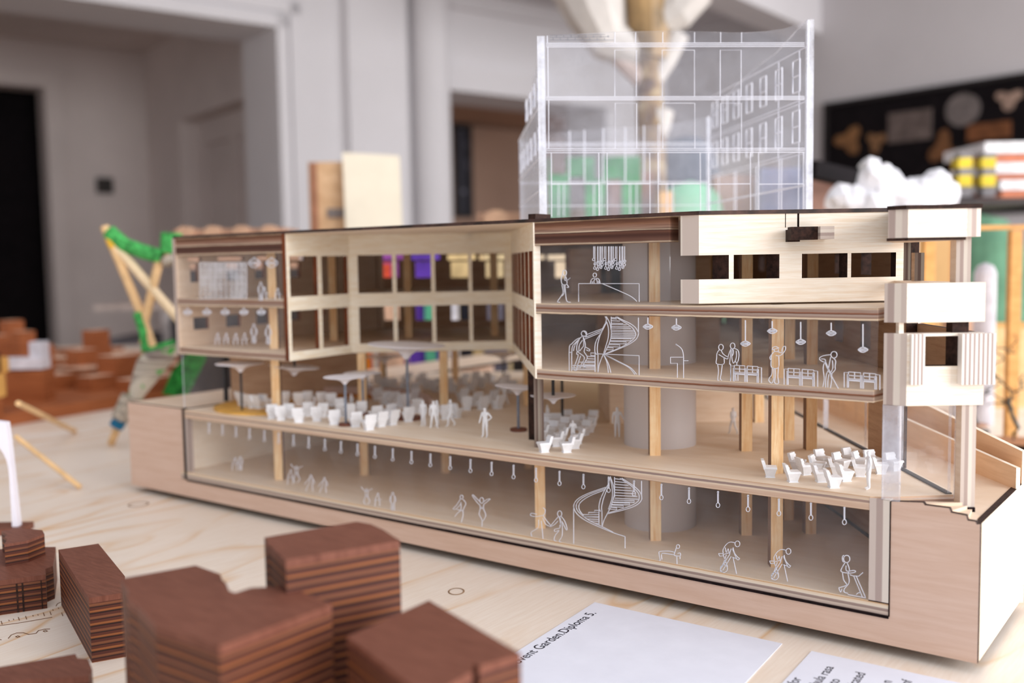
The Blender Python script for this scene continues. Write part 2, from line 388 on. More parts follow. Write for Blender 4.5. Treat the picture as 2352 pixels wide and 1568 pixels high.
# the room behind the second opening
m = MB(); m.panel(WL(.5, 1.9), WL(4.2, 1.9), FLOORZ, 1.3, [(.95, 1.75, FLOORZ-.1, .62)], .1)
struct(m.obj('wall_back', BROWNW))
m = MB(); m.panel(WL(1.2, 2.3), WL(2.6, 2.3), FLOORZ, .9, [], .05); struct(m.obj('door_2', BLACKM))
m = MB(); m.prism([WL(.4, .3), WL(4.2, .3), WL(4.2, 2.1), WL(.4, 2.1)], 1.32, 1.4); struct(m.obj('ceiling_back', BROWNW))
p = tpl(245, 425, WL(0, 2.24), WLn)
sw = thing('light_switch', 'small dark switch plate on the grey wall of the hall', 'switch', p)
m = MB(); a = (p-WL(0, 2.24)).dot((WL(1)-WL(0)).normalized()); m.panel(WL(a-.05, 2.27), WL(a+.05, 2.27), p.z-.05, p.z+.05, [], .03); m.obj('plate', plain('switch_plate', (70, 66, 62)), sw)
m = MB(); m.panel(WL(a-.02, 2.26), WL(a+.02, 2.26), p.z-.025, p.z+.025, [], .012); m.obj('rocker', plain('switch_rocker', (52, 50, 48)), sw)
a = tpl(1042, 285, WL(0, 1.88), WLn); b = tpl(1086, 500, WL(0, 1.88), WLn)
t0 = (a-WL(0, 1.88)).dot((WL(1)-WL(0))); t1 = (b-WL(0, 1.88)).dot((WL(1)-WL(0)))
t = thing('framed_picture', 'tall dark picture with pale blotches on the brown wall behind the pillar', 'picture', WL((t0+t1)/2, 1.88, b.z))
m = MB(); m.panel(WL(t0, 1.87), WL(t1, 1.87), b.z, a.z, [(.03, t1-t0-.03, b.z+.03, a.z-.03)], .03); m.obj('frame', plain('frame_black', (40, 38, 42)), t)
nt = NT('picture_print'); nn = nt.noise(nt.pos(), 7, 3)
m = MB(); m.panel(WL(t0+.02, 1.885), WL(t1-.02, 1.885), b.z+.02, a.z-.02, [], .012); m.obj('print', nt.done(nt.ramp(nn, [(.45, (50, 50, 60)), (.62, (70, 70, 84)), (.7, (170, 170, 182))])), t)
# black display board on the right-hand wall
pa, pb = tpl(1906, 246, WR(0), WRn), tpl(2420, 184, WR(0), WRn)
wrd = (WR(1)-WR(0)); s0 = (pa-WR(0)).dot(wrd); s1 = (pb-WR(0)).dot(wrd); zt = pa.z; zb = zt-.62
bd = thing('display_board', 'long black pin board on the grey wall at right', 'board', WR((s0+s1)/2, .02, zb))
m = MB(); m.panel(WR(s0, .02), WR(s1, .02), zb, zt, [], .02); m.obj('board_panel', BLACKM, bd)
m = MB()
m.panel(WR(s0-.02, .035), WR(s1, .035), zt, zt+.02, [], .035); m.panel(WR(s0-.02, .035), WR(s0, .035), zb, zt, [], .035); m.obj('frame', plain('board_frame', (38, 34, 34)), bd)
def pinned(x0, y0, x1, y1, col, lab, shape='rect', name='pinned_sheet'):
    a, b = tpl(x0, y0, WR(0, .028), WRn), tpl(x1, y1, WR(0, .028), WRn)
    sa, sb = (a-WR(0)).dot(wrd), (b-WR(0)).dot(wrd); mb = MB(); zc, sc = (a.z+b.z)/2, (sa+sb)/2
    if shape == 'rect': mb.panel(WR(sa, .03), WR(sb, .03), b.z, a.z, [], .008)
    else:
        k = 18; pts = []
        for i in range(k):
            an = 2*math.pi*i/k; w = 1 if shape == 'disc' else .72+.28*math.sin(3*an+sa*9)
            pts.append((sc-sa + (sb-sa)/2*math.cos(an)*w, zc + (a.z-b.z)/2*math.sin(an)*w))
        mb.wallpoly(WR(sa, .03), WR(sb, .03), pts, .008, 0, 0)
    tag(mb.obj(name, plain('pinned_'+lab[:12], col, .8, .1, .12, 20)), lab, 'paper', 'pieces pinned to the black board')
pinned(1915, 290, 1985, 355, (128, 92, 62), 'brown blob-shaped cutout at the left end of the black board', 'blob', 'pinned_cutout')
pinned(1988, 300, 2035, 350, (132, 98, 70), 'brown leaf-shaped cutout beside the grey sheet on the board', 'blob', 'pinned_cutout')
pinned(2040, 262, 2138, 318, (104, 92, 88), 'grey rectangular sheet pinned on the black board')
pinned(2172, 220, 2250, 285, (112, 104, 102), 'round pale grey disc pinned near the top of the board', 'disc', 'pinned_disc')
pinned(2130, 300, 2200, 385, (116, 80, 54), 'brown figure-shaped cutout below the round disc', 'blob', 'pinned_cutout')
pinned(2222, 288, 2320, 315, (118, 76, 50), 'narrow rust brown strip pinned at the right of the board', 'rect', 'pinned_strip')
pinned(2282, 205, 2352, 250, (160, 136, 122), 'pale oval cutout at the top right of the black board', 'blob', 'pinned_cutout')

# ================================================================= THE TABLE
tb = thing('exhibition_table', 'large pale pine plywood table carrying all the models', 'table', U(0, 1.4, FLOORZ))
m = MB(); m.prism([U(-2.3, -.5), U(2.3, -.5), U(2.3, 3.3), U(-2.3, 3.3)], -.036, TZ)
m.obj('table_top', TABLEM, tb)
for u in (-2.1, 2.1):
    for w in (-.3, 3.1):
        m = MB(); m.ubox(u-.05, u+.05, w-.05, w+.05, FLOORZ, -.036); m.obj('leg', PALE, tb)
def patch(px, py, rx, ry):
    c = tz(px, py, 0); mb = MB(); k = 28
    ring = [(1.0, .00012), (.9, .00045), (.8, .0002)]
    b = len(mb.v)
    for r, z in ring:
        for i in range(k):
            an = 2*math.pi*i/k; q = c + NU*(rx*r*math.cos(an)) + NW*(ry*r*math.sin(an)); mb.v.append(Vector((q.x, q.y, z+TZ)))
    for j in range(2):
        for i in range(k):
            mb.f.append([j*k+i, j*k+(i+1) % k, (j+1)*k+(i+1) % k, (j+1)*k+i]); mb.m.append(0)
    o = mb.obj('wood_plug', plain('plug_ring', (150, 118, 90)), tb); o['label'] = 'oval repair plug with brown outline'
patch(1048, 1358, .0066, .0085); patch(318, 1158, .011, .012)
m = MB()                                            # street lines engraved in the table beside the dark blocks
def eng(pts, r=.00035):
    m.tube([tz(x, y, TZ+.0001) for x, y in pts], r, 4)
ez = lambda x, y: (x/3.92, 1180+y/3.92)
for q in ([(0, 1005), (150, 985), (300, 960), (470, 930)], [(75, 1120), (100, 1090), (150, 1072), (210, 1070), (260, 1085)], [(0, 1130), (12, 1134)], [(325, 1075), (345, 1050), (400, 1038), (450, 1036)], [(260, 1085), (325, 1075)], [(140, 1105), (160, 1097), (180, 1105), (160, 1112), (140, 1105)], [(388, 1055), (408, 1047), (428, 1055), (405, 1062), (388, 1055)]): eng([ez(*p) for p in q])
for x, y in ((10, 965), (165, 930), (230, 920), (390, 890), (450, 880), (555, 890), (610, 870)): eng([ez(x, y), ez(x+10, y+28)])
for x, y in ((80, 955), (120, 945), (295, 912), (340, 905), (475, 860), (525, 845)): eng([ez(x, y), ez(x+3, y+8)])
eng([ez(*p) for p in [(505, 830), (515, 810), (545, 795)]])
o = m.obj('engraved_street_plan', plain('engraving', (128, 92, 66)), tb); o['label'] = 'fine brown engraved street lines'

# ================================================================= THE SECTION MODEL
mod = thing('section_model', 'large cut-away plywood building model with clear acrylic front standing on the table', 'architectural model', (-.55, .95, 0))
a_, b_, c_, dd = Vector((-.757, Y0, 0)), Vector((-.766, .735, 0)), Vector((-.637, .848, 0)), Vector((-.459, Y0, 0))
XL, XR = -1.0385, -.1310
WB = 1.32
def part(mb, name, mats, parent=None, label=None, **k):
    o = mb.obj(name, mats, parent or mod, **k)
    if label: o['label'] = label
    return o
# --- base box
m = MB(); L = XR - XL
hx0, hx1 = -.9300-XL, -.1838-XL
top = [(L, .0030), (L, .0866)]
st = [tuple((ty(x, y).x-XL, ty(x, y).z)) for x, y in ((2255, 1204), (2243, 1204), (2240, 1198), (2222, 1195), (2219, 1184), (2184, 1177), (2180, 1167), (2124, 1160), (2120, 1154))]
out = [(0, 0), (L, 0), (L, st[0][1])] + st[1:] + [(hx1, .0940), (hx1, .0186), (hx0, .0186), (hx0, .0962), (0, .0962)]
m.wallpoly((XL, Y0), (XR, Y0), out, .0045)
part(m, 'base_front_panel', [BASEW, BURNT])
m = MB(); m.wallpoly((XR, Y0+.0046), (XR, 1.45), [(0, 0), (.128, 0), (.128, .0866), (0, .0866)], .0045); part(m, 'base_side_panel', [wood('base_side_ply', (240, 226, 204), (228, 208, 182), (14, 14, 200)), BURNT])
m = MB(); m.box(XL, XL+.0045, Y0+.0046, 1.32, 0, .0962, [0]*6); part(m, 'base_end_panel', [BASEW])
m = MB(); m.prism([(XL+.03, Y0+.022), (XR-.02, Y0+.022), (XR-.02, .76), U(.34, .72), U(.34, 1.30), U(-.20, 1.30), (XL+.03, 1.0)], TZ+.0001, .001); part(m, 'base_foot_board', [BURNT])
m = MB(); m.prism([(XL+.0046, Y0+.0046), (-.9345, Y0+.0046), (-.9345, 1.32), (XL+.0046, 1.32)], .0925, .0962, 0, 1); part(m, 'base_top_panel', [BIRCH, BURNT])
# --- basement room
m = MB(); m.prism([(-.940, Y0-.0004), (-.1838, Y0-.0004), (-.1838, Y0+.0046), (-.16, .68), U(.275, 1.16), U(-.05, 1.16), (-.940, .93)], .0187, .0272, 0, 1)
part(m, 'basement_floor', [BIRCHF, E_B])
m = MB(); m.panel((-.9355, Y0+.0046), (-.9355, .94), .0272, .0866, [], .004); part(m, 'basement_left_wall', [PALE, BURNT])
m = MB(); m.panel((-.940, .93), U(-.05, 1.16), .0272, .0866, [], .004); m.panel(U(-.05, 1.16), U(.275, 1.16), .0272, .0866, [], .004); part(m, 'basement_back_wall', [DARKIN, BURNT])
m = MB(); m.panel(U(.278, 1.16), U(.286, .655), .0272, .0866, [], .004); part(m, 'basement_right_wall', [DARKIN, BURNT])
m = MB(); m.box(-.1968, -.1840, Y0-.0006, Y0+.009, .0272, .0948); part(m, 'basement_pier', [vedge('pier_edge', (1, 0, 0), -.1968, -.1840, 3), BIRCH])
m = MB(); m.box(-.9300, -.9255, Y0, Y0+.006, .0272, .0866); part(m, 'basement_pier', [vedge('pier_edge_left', (1, 0, 0), -.93, -.9255, 2), BIRCH])
m = MB(); m.box(-.9330, -.9300, Y0-.0012, Y0+.004, .0187, .0975); part(m, 'burnt_joint', [CHAR])
m = MB(); m.box(-.9300, -.1840, Y0-.0009, Y0+.003, .0175, .0190); part(m, 'burnt_joint', [CHAR])
m = MB(); m.box(-.1842, -.1834, Y0-.0006, Y0+.003, .0190, .0942); part(m, 'burnt_joint', [BURNT])
m = MB(); m.box(-.1968, -.1838, Y0-.0007, Y0+.003, .0270, .0277); part(m, 'burnt_joint', [BURNT])
# --- slabs
def slab(name, poly, z0, z1, e):
    mb = MB(); mb.prism(poly, z0, z1, 0, 1); return part(mb, name, [BIRCHF, e])
slab('ground_slab', [(-.930, Y0-.0004), (-.1965, Y0-.0004), (-.184, Y0+.006), U(.286, .632), U(.282, 1.40), U(-.20, 1.40), (-.930, .97)], .0866, .0957, E_G)
slab('first_slab', [(-.9335, Y0), a_, b_, c_, dd, (-.1955, Y0), U(.245, .645), U(.2815, .645), U(.2815, WB), U(-.175, WB), (-.9335, .955)], .1565, .1645, E_S1)
slab('second_slab', [(-.9335, Y0), a_, b_, c_, dd, (-.1935, Y0), U(.245, .645), U(.2815, .645), U(.2815, WB), U(-.175, WB), (-.9335, .955)], .2086, .2168, E_S2)
E_RT = plain('roof_edge', (64, 44, 38), .5, .4, .35, 90)
slab('roof', [(-.9365, Y0-.0012), (-.3265, Y0-.0012), U(.1325, .7025), U(.2895, .7025), U(.2895, WB+.004), U(-.18, WB+.004), (-.9365, .96)], .2805, .2832, E_RT)
m = MB(); m.box(-.9335, -.757, Y0, Y0+.014, .2625, .2805); part(m, 'roof_beam', [E_ROOF])
m = MB(); m.box(-.459, -.3405, Y0-.0003, Y0+.014, .2622, .2805); part(m, 'roof_beam', [E_ROOF])
m = MB(); m.box(-.4645, -.4575, Y0-.001, Y0+.02, .2832, .2872); part(m, 'roof_upstand', [BURNT])
# --- left wing shell
hs = []
for x0, y0, x1, y1 in ((444, 728, 480, 756), (519, 722, 553, 750), (588, 713, 618, 744), (667, 713, 690, 735), (730, 704, 746, 724), (436, 606, 456, 648), (520, 604, 552, 644), (585, 601, 609, 640), (666, 603, 690, 637), (430, 591, 462, 600), (500, 590, 560, 598), (590, 589, 640, 597), (665, 588, 700, 597)):
    q0, q1 = tpl(x0, y0, (-.9335, 0, 0), Vector((1, 0, 0))), tpl(x1, y1, (-.9335, 0, 0), Vector((1, 0, 0)))
    hs.append((q0.y-Y0+.0008, q1.y-Y0+.0008, (q1.z+tpl(x0, y1, (-.9335, 0, 0), Vector((1, 0, 0))).z)/2, (q0.z+tpl(x1, y0, (-.9335, 0, 0), Vector((1, 0, 0))).z)/2))
m = MB(); m.panel((-.9335, Y0-.0008), (-.9335, .955), .1565, .2805, hs, .0041); part(m, 'left_wing_wall', [BIRCH, JAMB])
m = MB(); m.box(-.9377, -.9334, Y0-.0012, Y0-.0006, .1565, .2805); part(m, 'left_wing_edge', [vedge('wing_edge', (1, 0, 0), -.9376, -.9335, 2, 10)])
def facade(name, a, b, z0, z1, px, th, n=None, parent=None, mats=None, mh=1):
    """sheet with window holes measured on its own plane"""
    a3 = Vector((a[0], a[1], 0)); b3 = Vector((b[0], b[1], 0)); d = (b3-a3).normalized(); nn = Vector((-d.y, d.x, 0)); hs = []
    for x0, y0, x1, y1 in px:
        p, q = tpl(x0, y0, a3, nn), tpl(x1, y1, a3, nn)
        hs.append(((p-a3).dot(d), (q-a3).dot(d), q.z, p.z))
    mb = MB(); mb.panel(a3, b3, z0, z1, hs, th, mh=mh); return part(mb, name, mats or [COURT, BURNT])
def outw(a, b):                                     # sheets are glued on the outside of the floor edges
    d = (b-a).normalized(); n = Vector((-d.y, d.x, 0)); return a-n*.0014, b-n*.0014
m = MB(); m.panel(*outw(a_, b_), .1568, .2805, [(.0045, .0435, .2193, .2588), (.0500, .0895, .2193, .2588), (.0045, .0432, .1655, .2055), (.0490, .0880, .1655, .2055)], .005)
part(m, 'courtyard_panel', [COURT, JAMB])
m = MB(); m.panel(*outw(b_, c_), .1568, .2805, [(s0, s1, z0, z1) for s0, s1 in ((.0092, .0448), (.0492, .0855), (.0898, .1248), (.1288, .1637)) for z0, z1 in ((.1662, .2052), (.2194, .2592))], .005)
part(m, 'courtyard_panel', [COURT, JAMB])
L3 = (dd-c_).length; cdh = []
for i in range(6):
    s = .022 + i*.0415
    for z0, z1 in ((.1655, .2052), (.2190, .2582)): cdh.append((s, s+.034, z0, z1))
m = MB(); m.panel(*outw(c_, dd), .1568, .2805, cdh, .0055, mh=1, ms=2)
part(m, 'courtyard_panel', [COURT, JAMB, PALE])
# --- back wall with windows onto the table behind
hs = []
UA = U(-.178, WB); 
def bwin(x0, y0, x1, y1):
    p, q = tw(x0, y0, WB), tw(x1, y1, WB)
    hs.append(((p-UA).dot(NU), (q-UA).dot(NU), q.z, p.z))
for x0, x1 in ((820, 836), (857, 927), (940, 1010), (1027, 1092), (1100, 1161), (1237, 1251), (1258, 1332)): bwin(x0, 585, x1, 596)
for x0, x1 in ((823, 835), (873, 916), (953, 993), (1035, 1077), (1115, 1157), (1275, 1315)): bwin(x0, 601, x1, 637)
for x0, x1 in ((824, 837), (875, 918), (954, 994), (1036, 1077), (1118, 1157)): bwin(x0, 698, x1, 735)
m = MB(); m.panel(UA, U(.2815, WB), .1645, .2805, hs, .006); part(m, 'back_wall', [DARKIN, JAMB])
hs = []
PA, PB = Vector((-.9335, .955, 0)), UA.copy()
nb = (PB-PA).normalized(); nbn = Vector((-nb.y, nb.x, 0))
def lwin(x0, y0, x1, y1):
    p, q = tpl(x0, y0, PA, nbn), tpl(x1, y1, PA, nbn); hs.append(((p-PA).dot(nb), (q-PA).dot(nb), q.z, p.z))
hs = []
m = MB(); m.panel(PA, PB, .1645, .2805, hs, .005); part(m, 'back_wall', [BIRCH, JAMB])
# --- right-hand facade (edge-on) with windows
rh = []
for w0 in (.770, .835, .915, 1.00, 1.10, 1.20):
    s = 1.32 - (w0+.035)
    rh += [(s, s+.023, .1765, .2030), (s, s+.023, .2350, .2525)]
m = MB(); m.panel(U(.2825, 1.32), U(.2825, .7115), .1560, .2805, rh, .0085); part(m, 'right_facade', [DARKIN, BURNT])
# --- pale upper panel, square to the camera
g = lambda x, y: (tw(x, y, .7036)-U(.1325, .7036)).dot(NU)
uh = [(-.012, .0212, .2353, .2522), (.0246, .0568, .2352, .2522), (.0727, .1048, .2350, .2521), (.1074, .1390, .2350, .2521)]
E_CUT = vedge('cut_end', (1, 0, 0), -.3405, -.3268, 4)
def upanel(u0, u1, z0, z1, holes, th, w=.7036):
    mb = MB(); A = U(u0, w); B = U(u1, w); n2 = w+th
    a2 = U((Y0-n2*CO)/SI, n2); mb.panel(A, B, z0, z1, [(h[0]-(u0-.1325), h[1]-(u0-.1325), h[2], h[3]) for h in holes], th, a2=a2, b2=U(u1, n2), mh=1, ms=2); return mb
m = upanel(.1326, .2768, .2182, .2804, uh + [(.0606, .0612, .2707, .2805), (.0692, .0706, .2700, .2805)], .0085)
part(m, 'upper_front_panel', [PALE, BURNT, E_CUT])
br = MB(); br.ubox(.1936, .2022, .6985, .7045, .2606, .2690); br.ubox(.1936, .2120, .6895, .6985, .2617, .2707)
part(br, 'bracket', [BURNT]); br = MB(); br.ubox(.2120, .2215, .6840, .7030, .2619, .2706); part(br, 'bracket_cap', [vedge('bracket_edge', (0, 0, 1), .2619, .2706, 4)])
PE = vedge('dark_post_edge', (CO, SI, 0), .2768, .2822, 3, 110)
m = MB(); m.ubox(.2768, .2822, .7046, .7100, .2325, .2605); part(m, 'window_post', [PE])
m = MB(); m.ubox(.2735, .2800, .6760, .6815, .2325, .2515, [0, 0, 0, 1, 0, 1]); part(m, 'window_post', [vedge('dark_post_edge_low', (CO, SI, 0), .2735, .2800, 3, 110), DARKIN])
# --- corner bands
def cutend(w1): return (Y0 - w1*CO)/SI
WE = .618
E_C1 = vedge('corner_cut', (1, 0, 0), -.1915, -.1750, 4)
E_RU = vedge('corner_return', (CO, SI, 0), .2820, .2908, 3, -10)
def band(name, u0, u1, z0, z1, th=.011):
    mb = MB(); a2 = U(cutend(WE+th), WE+th)
    mb.panel(U(u0, WE), U(u1, WE), z0, z1, [], th, a2=a2, b2=U(u1, WE+th)); return part(mb, name, [PALE, E_C1])
UC = (Y0 - WE*CO)/SI
band('corner_band', UC-.0005, .2822, .2607, .2782, .0075)
m = MB(); m.ubox(.2823, .2906, WE, .72, .2607, .2782, [0, 0, 0, 1, 0, 1]); part(m, 'corner_return', [E_RU, PALE])
m = MB(); m.prism([U(cutend(WE+.008), WE+.008), U(UC-.002, WE-.0008), U(.2912, WE-.0008), U(.2912, .72), U(.276, .72)], .2782, .2806); part(m, 'corner_cap', [BURNT])
m = MB(); m.prism([U(cutend(WE+.008), WE+.008), U(UC, WE+.001), U(.282, WE+.001), U(.282, .705), U(.27, .705)], .2588, .2606); part(m, 'corner_soffit', [BIRCH, BURNT])
m = MB(); m.ubox(.2775, .2868, WE+.004, WE+.0125, .2320, .2607, [0, 0, 0, 1, 0, 1]); part(m, 'corner_post', [vedge('post_edge', (CO, SI, 0), .2775, .2868, 4, 24), BIRCH])
band('corner_band', UC-.0005, .2944, .2080, .2325, .0085)
m = MB(); m.prism([U(UC+.004, WE+.009), U(.2935, WE+.009), U(.2815, .7030), U(.270, .7030)], .2270, .2322); part(m, 'corner_floor', [BIRCH, BIRCH])
m = MB(); m.ubox(.2760, .2862, WE+.004, WE+.013, .2010, .2080); part(m, 'corner_post', [BURNT])
m = MB(); m.ubox(.2425, .2455, WE+.004, WE+.009, .2010, .2080); part(m, 'corner_post', [PALE])
m = MB(); a2 = U(cutend(WE+.0085), WE+.0085)
m.panel(U(UC, WE), U(.2944, WE), .1558, .2012, [(.2570-UC, .2778-UC, .1806, .1994)], .0085, a2=a2, b2=U(.2944, WE+.0085), mh=2, ms=1)
part(m, 'corner_band', [PALE, E_C1, BURNT])
def stripes(name, u0, u1, n):
    st = []
    for i in range(n):
        c = (246, 238, 230) if i % 2 == 0 else (172, 154, 148)
        st += [((i+.12)/n, c), ((i+.88)/n, c)]
    return edge(name, (CO, SI, 0), u0, u1, st, .02, (500, 500, 30))
m = MB(); m.ubox(.2778, .2984, WE-.0062, WE-.0001, .1694, .2010); part(m, 'striped_shutter', [stripes('shutter_edge', .2778, .2984, 15)])
m = MB(); m.ubox(.2478, .2562, WE-.0030, WE-.0001, .1694, .2010); part(m, 'striped_shutter', [stripes('shutter_edge_small', .2478, .2562, 7)])
m = MB(); m.prism([U(UC+.002, WE+.009), U(.2935, WE+.009), U(.2815, .712), U(.262, .712)], .1560, .1640); part(m, 'corner_floor', [BIRCH, BURNT])
m = MB(); m.panel(U(.2905, .7115), U(.2905, WE+.0085), .1640, .2010, [], .004); part(m, 'corner_side_wall', [DARKIN, BURNT])
m = MB(); m.ubox(.2815, .2908, WE+.001, WE+.0095, .0905, .1558, [0, 0, 0, 1, 0, 1]); part(m, 'corner_post', [vedge('ground_post_edge', (CO, SI, 0), .2815, .2908, 4, 8), BIRCH])
m = MB(); m.ubox(.2822, .2905, WE-.0005, WE+.009, .0866, .0906); part(m, 'post_foot', [CHAR])
# --- right-hand deck, steps, ramp walls
m = MB(); m.prism([(-.186, Y0+.0046), (XR-.0001, Y0+.0046), (XR-.0001, .770), U(.3600, .699), U(.3600, 1.38), U(.282, 1.38), U(.2865, .633), (-.186, Y0+.012)], .0820, .0862); part(m, 'deck', [BIRCH, BURNT])
cp = [ty(x, 1180).x for x in (2062, 2122, 2182, 2220, 2241)]
for i in range(4):
    zt = (.0942, .0921, .0898, .0880)[i]; ap = [U(.2790+.0030*k, WE-.0010-.0002*k) for k in (i, i+1)]
    m = MB(); m.prism([(cp[i], Y0+.0047), (cp[i+1], Y0+.0047), ap[1], ap[0]], .0862, zt); part(m, 'step', [BIRCH, BIRCH])
RAMPW = wood('ramp_ply', (232, 204, 174), (216, 184, 150), (14, 14, 200))
q, pth = tz(2333, 1124, .0862), tz(2243, 1087, .0862); d = (pth-q).normalized(); e = q + d*.60
m = MB(); m.wallpoly(q, e, [(0, .0862), (.60, .0862), (.60, .125), (0, .1015)], -.0030); part(m, 'ramp_wall', [RAMPW, PALE])
m = MB(); q = U(.3605, .697); e = U(.3605, 1.38); m.wallpoly(q, e, [(0, 0), (.683, 0), (.683, .150), (0, tu(2352, 1038, .3605).z)], -.0035); part(m, 'ramp_wall', [RAMPW, PALE])
# --- columns
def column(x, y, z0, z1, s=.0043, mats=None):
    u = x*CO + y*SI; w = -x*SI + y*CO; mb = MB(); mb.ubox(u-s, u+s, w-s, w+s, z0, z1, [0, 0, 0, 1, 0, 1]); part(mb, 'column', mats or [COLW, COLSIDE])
for x, y in ((-.380, .690), (-.327, .744), (-.317, .808), (-.286, .776)): column(x, y, .0272, .2805)
column(-.478, .670, .0272, .0866); column(-.4775, .6695, .0957, .1565, .0040, [vedge('dark_column_edge', (CO, SI, 0), -.4775*CO+.6695*SI-.0042, -.4775*CO+.6695*SI+.0042, 5, 70), BURNT])
column(-.275, .678, .0272, .2168)
column(-.815, .674, .0272, .2805)
for x, y in ((-.755, .739), (-.690, .795), (-.628, .86)): column(x, y, .0272, .1565)
for px, py in ((752, 890), (782, 878), (880, 872), (1046, 872), (1402, 930), (1672, 938), (1742, 968), (1640, 925), (1695, 948)):
    q = tz(px, py, .0957); column(q.x, q.y, .0957, .1565)
for u, w in ((-.12, 1.16), (-.02, 1.16), (.10, 1.10), (.20, 1.02), (-.20, 1.12)): q = U(u, w); column(q.x, q.y, .1645, .2805)
q = ty(1221, 950, Y0+.05); m = MB(); m.box(q.x-.0035, q.x+.0035, Y0+.05, Y0+.0545, .0957, .1568); part(m, 'column', [BURNT, COLW])
m = MB(); m.panel(U(.0915, .935), U(.215, .935), .0957, .1565, [(.020, .052, .0990, .1360)], .12, mh=1, ms=0); part(m, 'core', [BIRCH, DARKIN])
m = MB(); m.panel(U(.09, .955), U(.20, .955), .1645, .2086, [(.03, .05, .1645, .20)], .10, mh=1, ms=0); part(m, 'core', [DARKIN, BURNT])
m = MB(); m.panel(U(.06, 1.0), U(.20, 1.0), .2168, .2619, [(.03, .05, .2168, .25)], .10, mh=1, ms=0); part(m, 'core', [DARKIN, BURNT])
m = MB(); m.panel((-.9405, .712), (-.855, .842), .0957, .1565, [], .006); part(m, 'ground_partition', [DARKIN, BURNT])
m = MB(); m.panel(U(.2815, .782), U(.2815, .7146), .0957, .1558, [], .004); part(m, 'ground_partition', [DARKIN, BURNT])
q = Vector((-.4005, .7365, 0))
tube_m = NT('drafting_film_tube').done((206, 200, 200), .5, .3)
m = MB(); n = 64; vs = []
for z in (.0272, .2805):
    for i in range(n): vs.append((q.x+.0300*math.cos(2*math.pi*i/n), q.y+.0300*math.sin(2*math.pi*i/n), z))
m.add(vs, [(i, (i+1) % n, n+(i+1) % n, n+i) for i in range(n)])
part(m, 'lift_tube', [tube_m], label='pale grey film tube rising through the floors', smooth=True)
# yellow round stage and its curved rails on the ground floor at left
q = Vector((-.862, .7125, .0957)); m = MB()
m.lathe(q, [(.067, 0), (.067, .0022)], 48); stg = part(m, 'round_stage', [plain('yellow_veneer', (228, 176, 84), .5, .3, .06, 60)], label='ochre yellow round stage')
RAILW = plain('rail_paper', (214, 190, 178), .7, .2, .04)
def arc(c, r, a0, a1, z0, z1, th, n=16):
    mb = MB()
    for i in range(n):
        for k in range(1):
            t0 = math.radians(a0+(a1-a0)*i/n); t1 = math.radians(a0+(a1-a0)*(i+1)/n)
            mb.prism([(c.x+r*math.cos(t0), c.y+r*math.sin(t0)), (c.x+r*math.cos(t1), c.y+r*math.sin(t1)), (c.x+(r+th)*math.cos(t1), c.y+(r+th)*math.sin(t1)), (c.x+(r+th)*math.cos(t0), c.y+(r+th)*math.sin(t0))], z0, z1, 0, 0)
    return mb
c0 = Vector((-.80, .70, 0))
part(arc(c0, .130, 40, 132, .0957, .1060, .003), 'curved_rail', [RAILW])
part(arc(c0, .110, 10, 120, .0957, .1000, .004), 'curved_step', [plain('ochre_step', (196, 128, 58), .55, .25, .1, 60)])
# --- clear acrylic sheets
def pane(name, x0, x1, z0, z1, mat=None, th=.0018, y=None):
    y = Y0+.0004 if y is None else y
    mb = MB(); mb.box(x0, x1, y, y+th, z0, z1); return part(mb, name, [mat or ACR])
P_base = pane('basement_pane', -.9255, -.1970, .0273, .0865)
P_first = pane('first_floor_pane', -.4585, -.1935, .1646, .2085)
P_second = pane('second_floor_pane', -.4585, -.3408, .2169, .2621)
P_lw1 = pane('left_wing_lower_pane', -.9333, -.7625, .1646, .2085)
P_lw2 = pane('left_wing_upper_pane', -.9333, -.7625, .2169, .2624)
m = MB(); m.panel((-.9300, Y0+.001), tz(520, 922, .0957), .0958, .1564, [], .002); part(m, 'left_ground_pane', [ACR, ACRE])
m = MB(); q = tz(520, 922, .0957); m.box(q.x-.002, q.x+.002, q.y-.002, q.y+.002, .0957, .1565); part(m, 'pane_post', [IRON])
m = MB(); m.panel(U(cutend(.6263), .6263), U(.2812, .6263), .0945, .1556, [], .002, mh=1); part(m, 'corner_pane', [ACR, ACRE])
m = MB(); m.box(-.1893, -.1787, Y0-.0006, Y0+.0032, .0945, .1556); part(m, 'corner_pane_edge', [ACRE], label='frosted edge of the corner sheet')
rail = MB()
for w0, w1 in ((.7146, .633), (.885, .785), (1.08, .89), (1.36, 1.085)):
    m = MB(); m.panel(U(.2795, w0), U(.2795, w1), .0965, .1556, [], .002); part(m, 'side_pane', [ACR, ACRE])
    m = MB(); m.ubox(.2785, .2825, w1, w0, .0957, .0966); part(m, 'glazing_rail', [IRON])
    m = MB(); m.ubox(.2783, .2822, w0-.0022, w0, .0957, .1556); part(m, 'glazing_post', [ACRE])

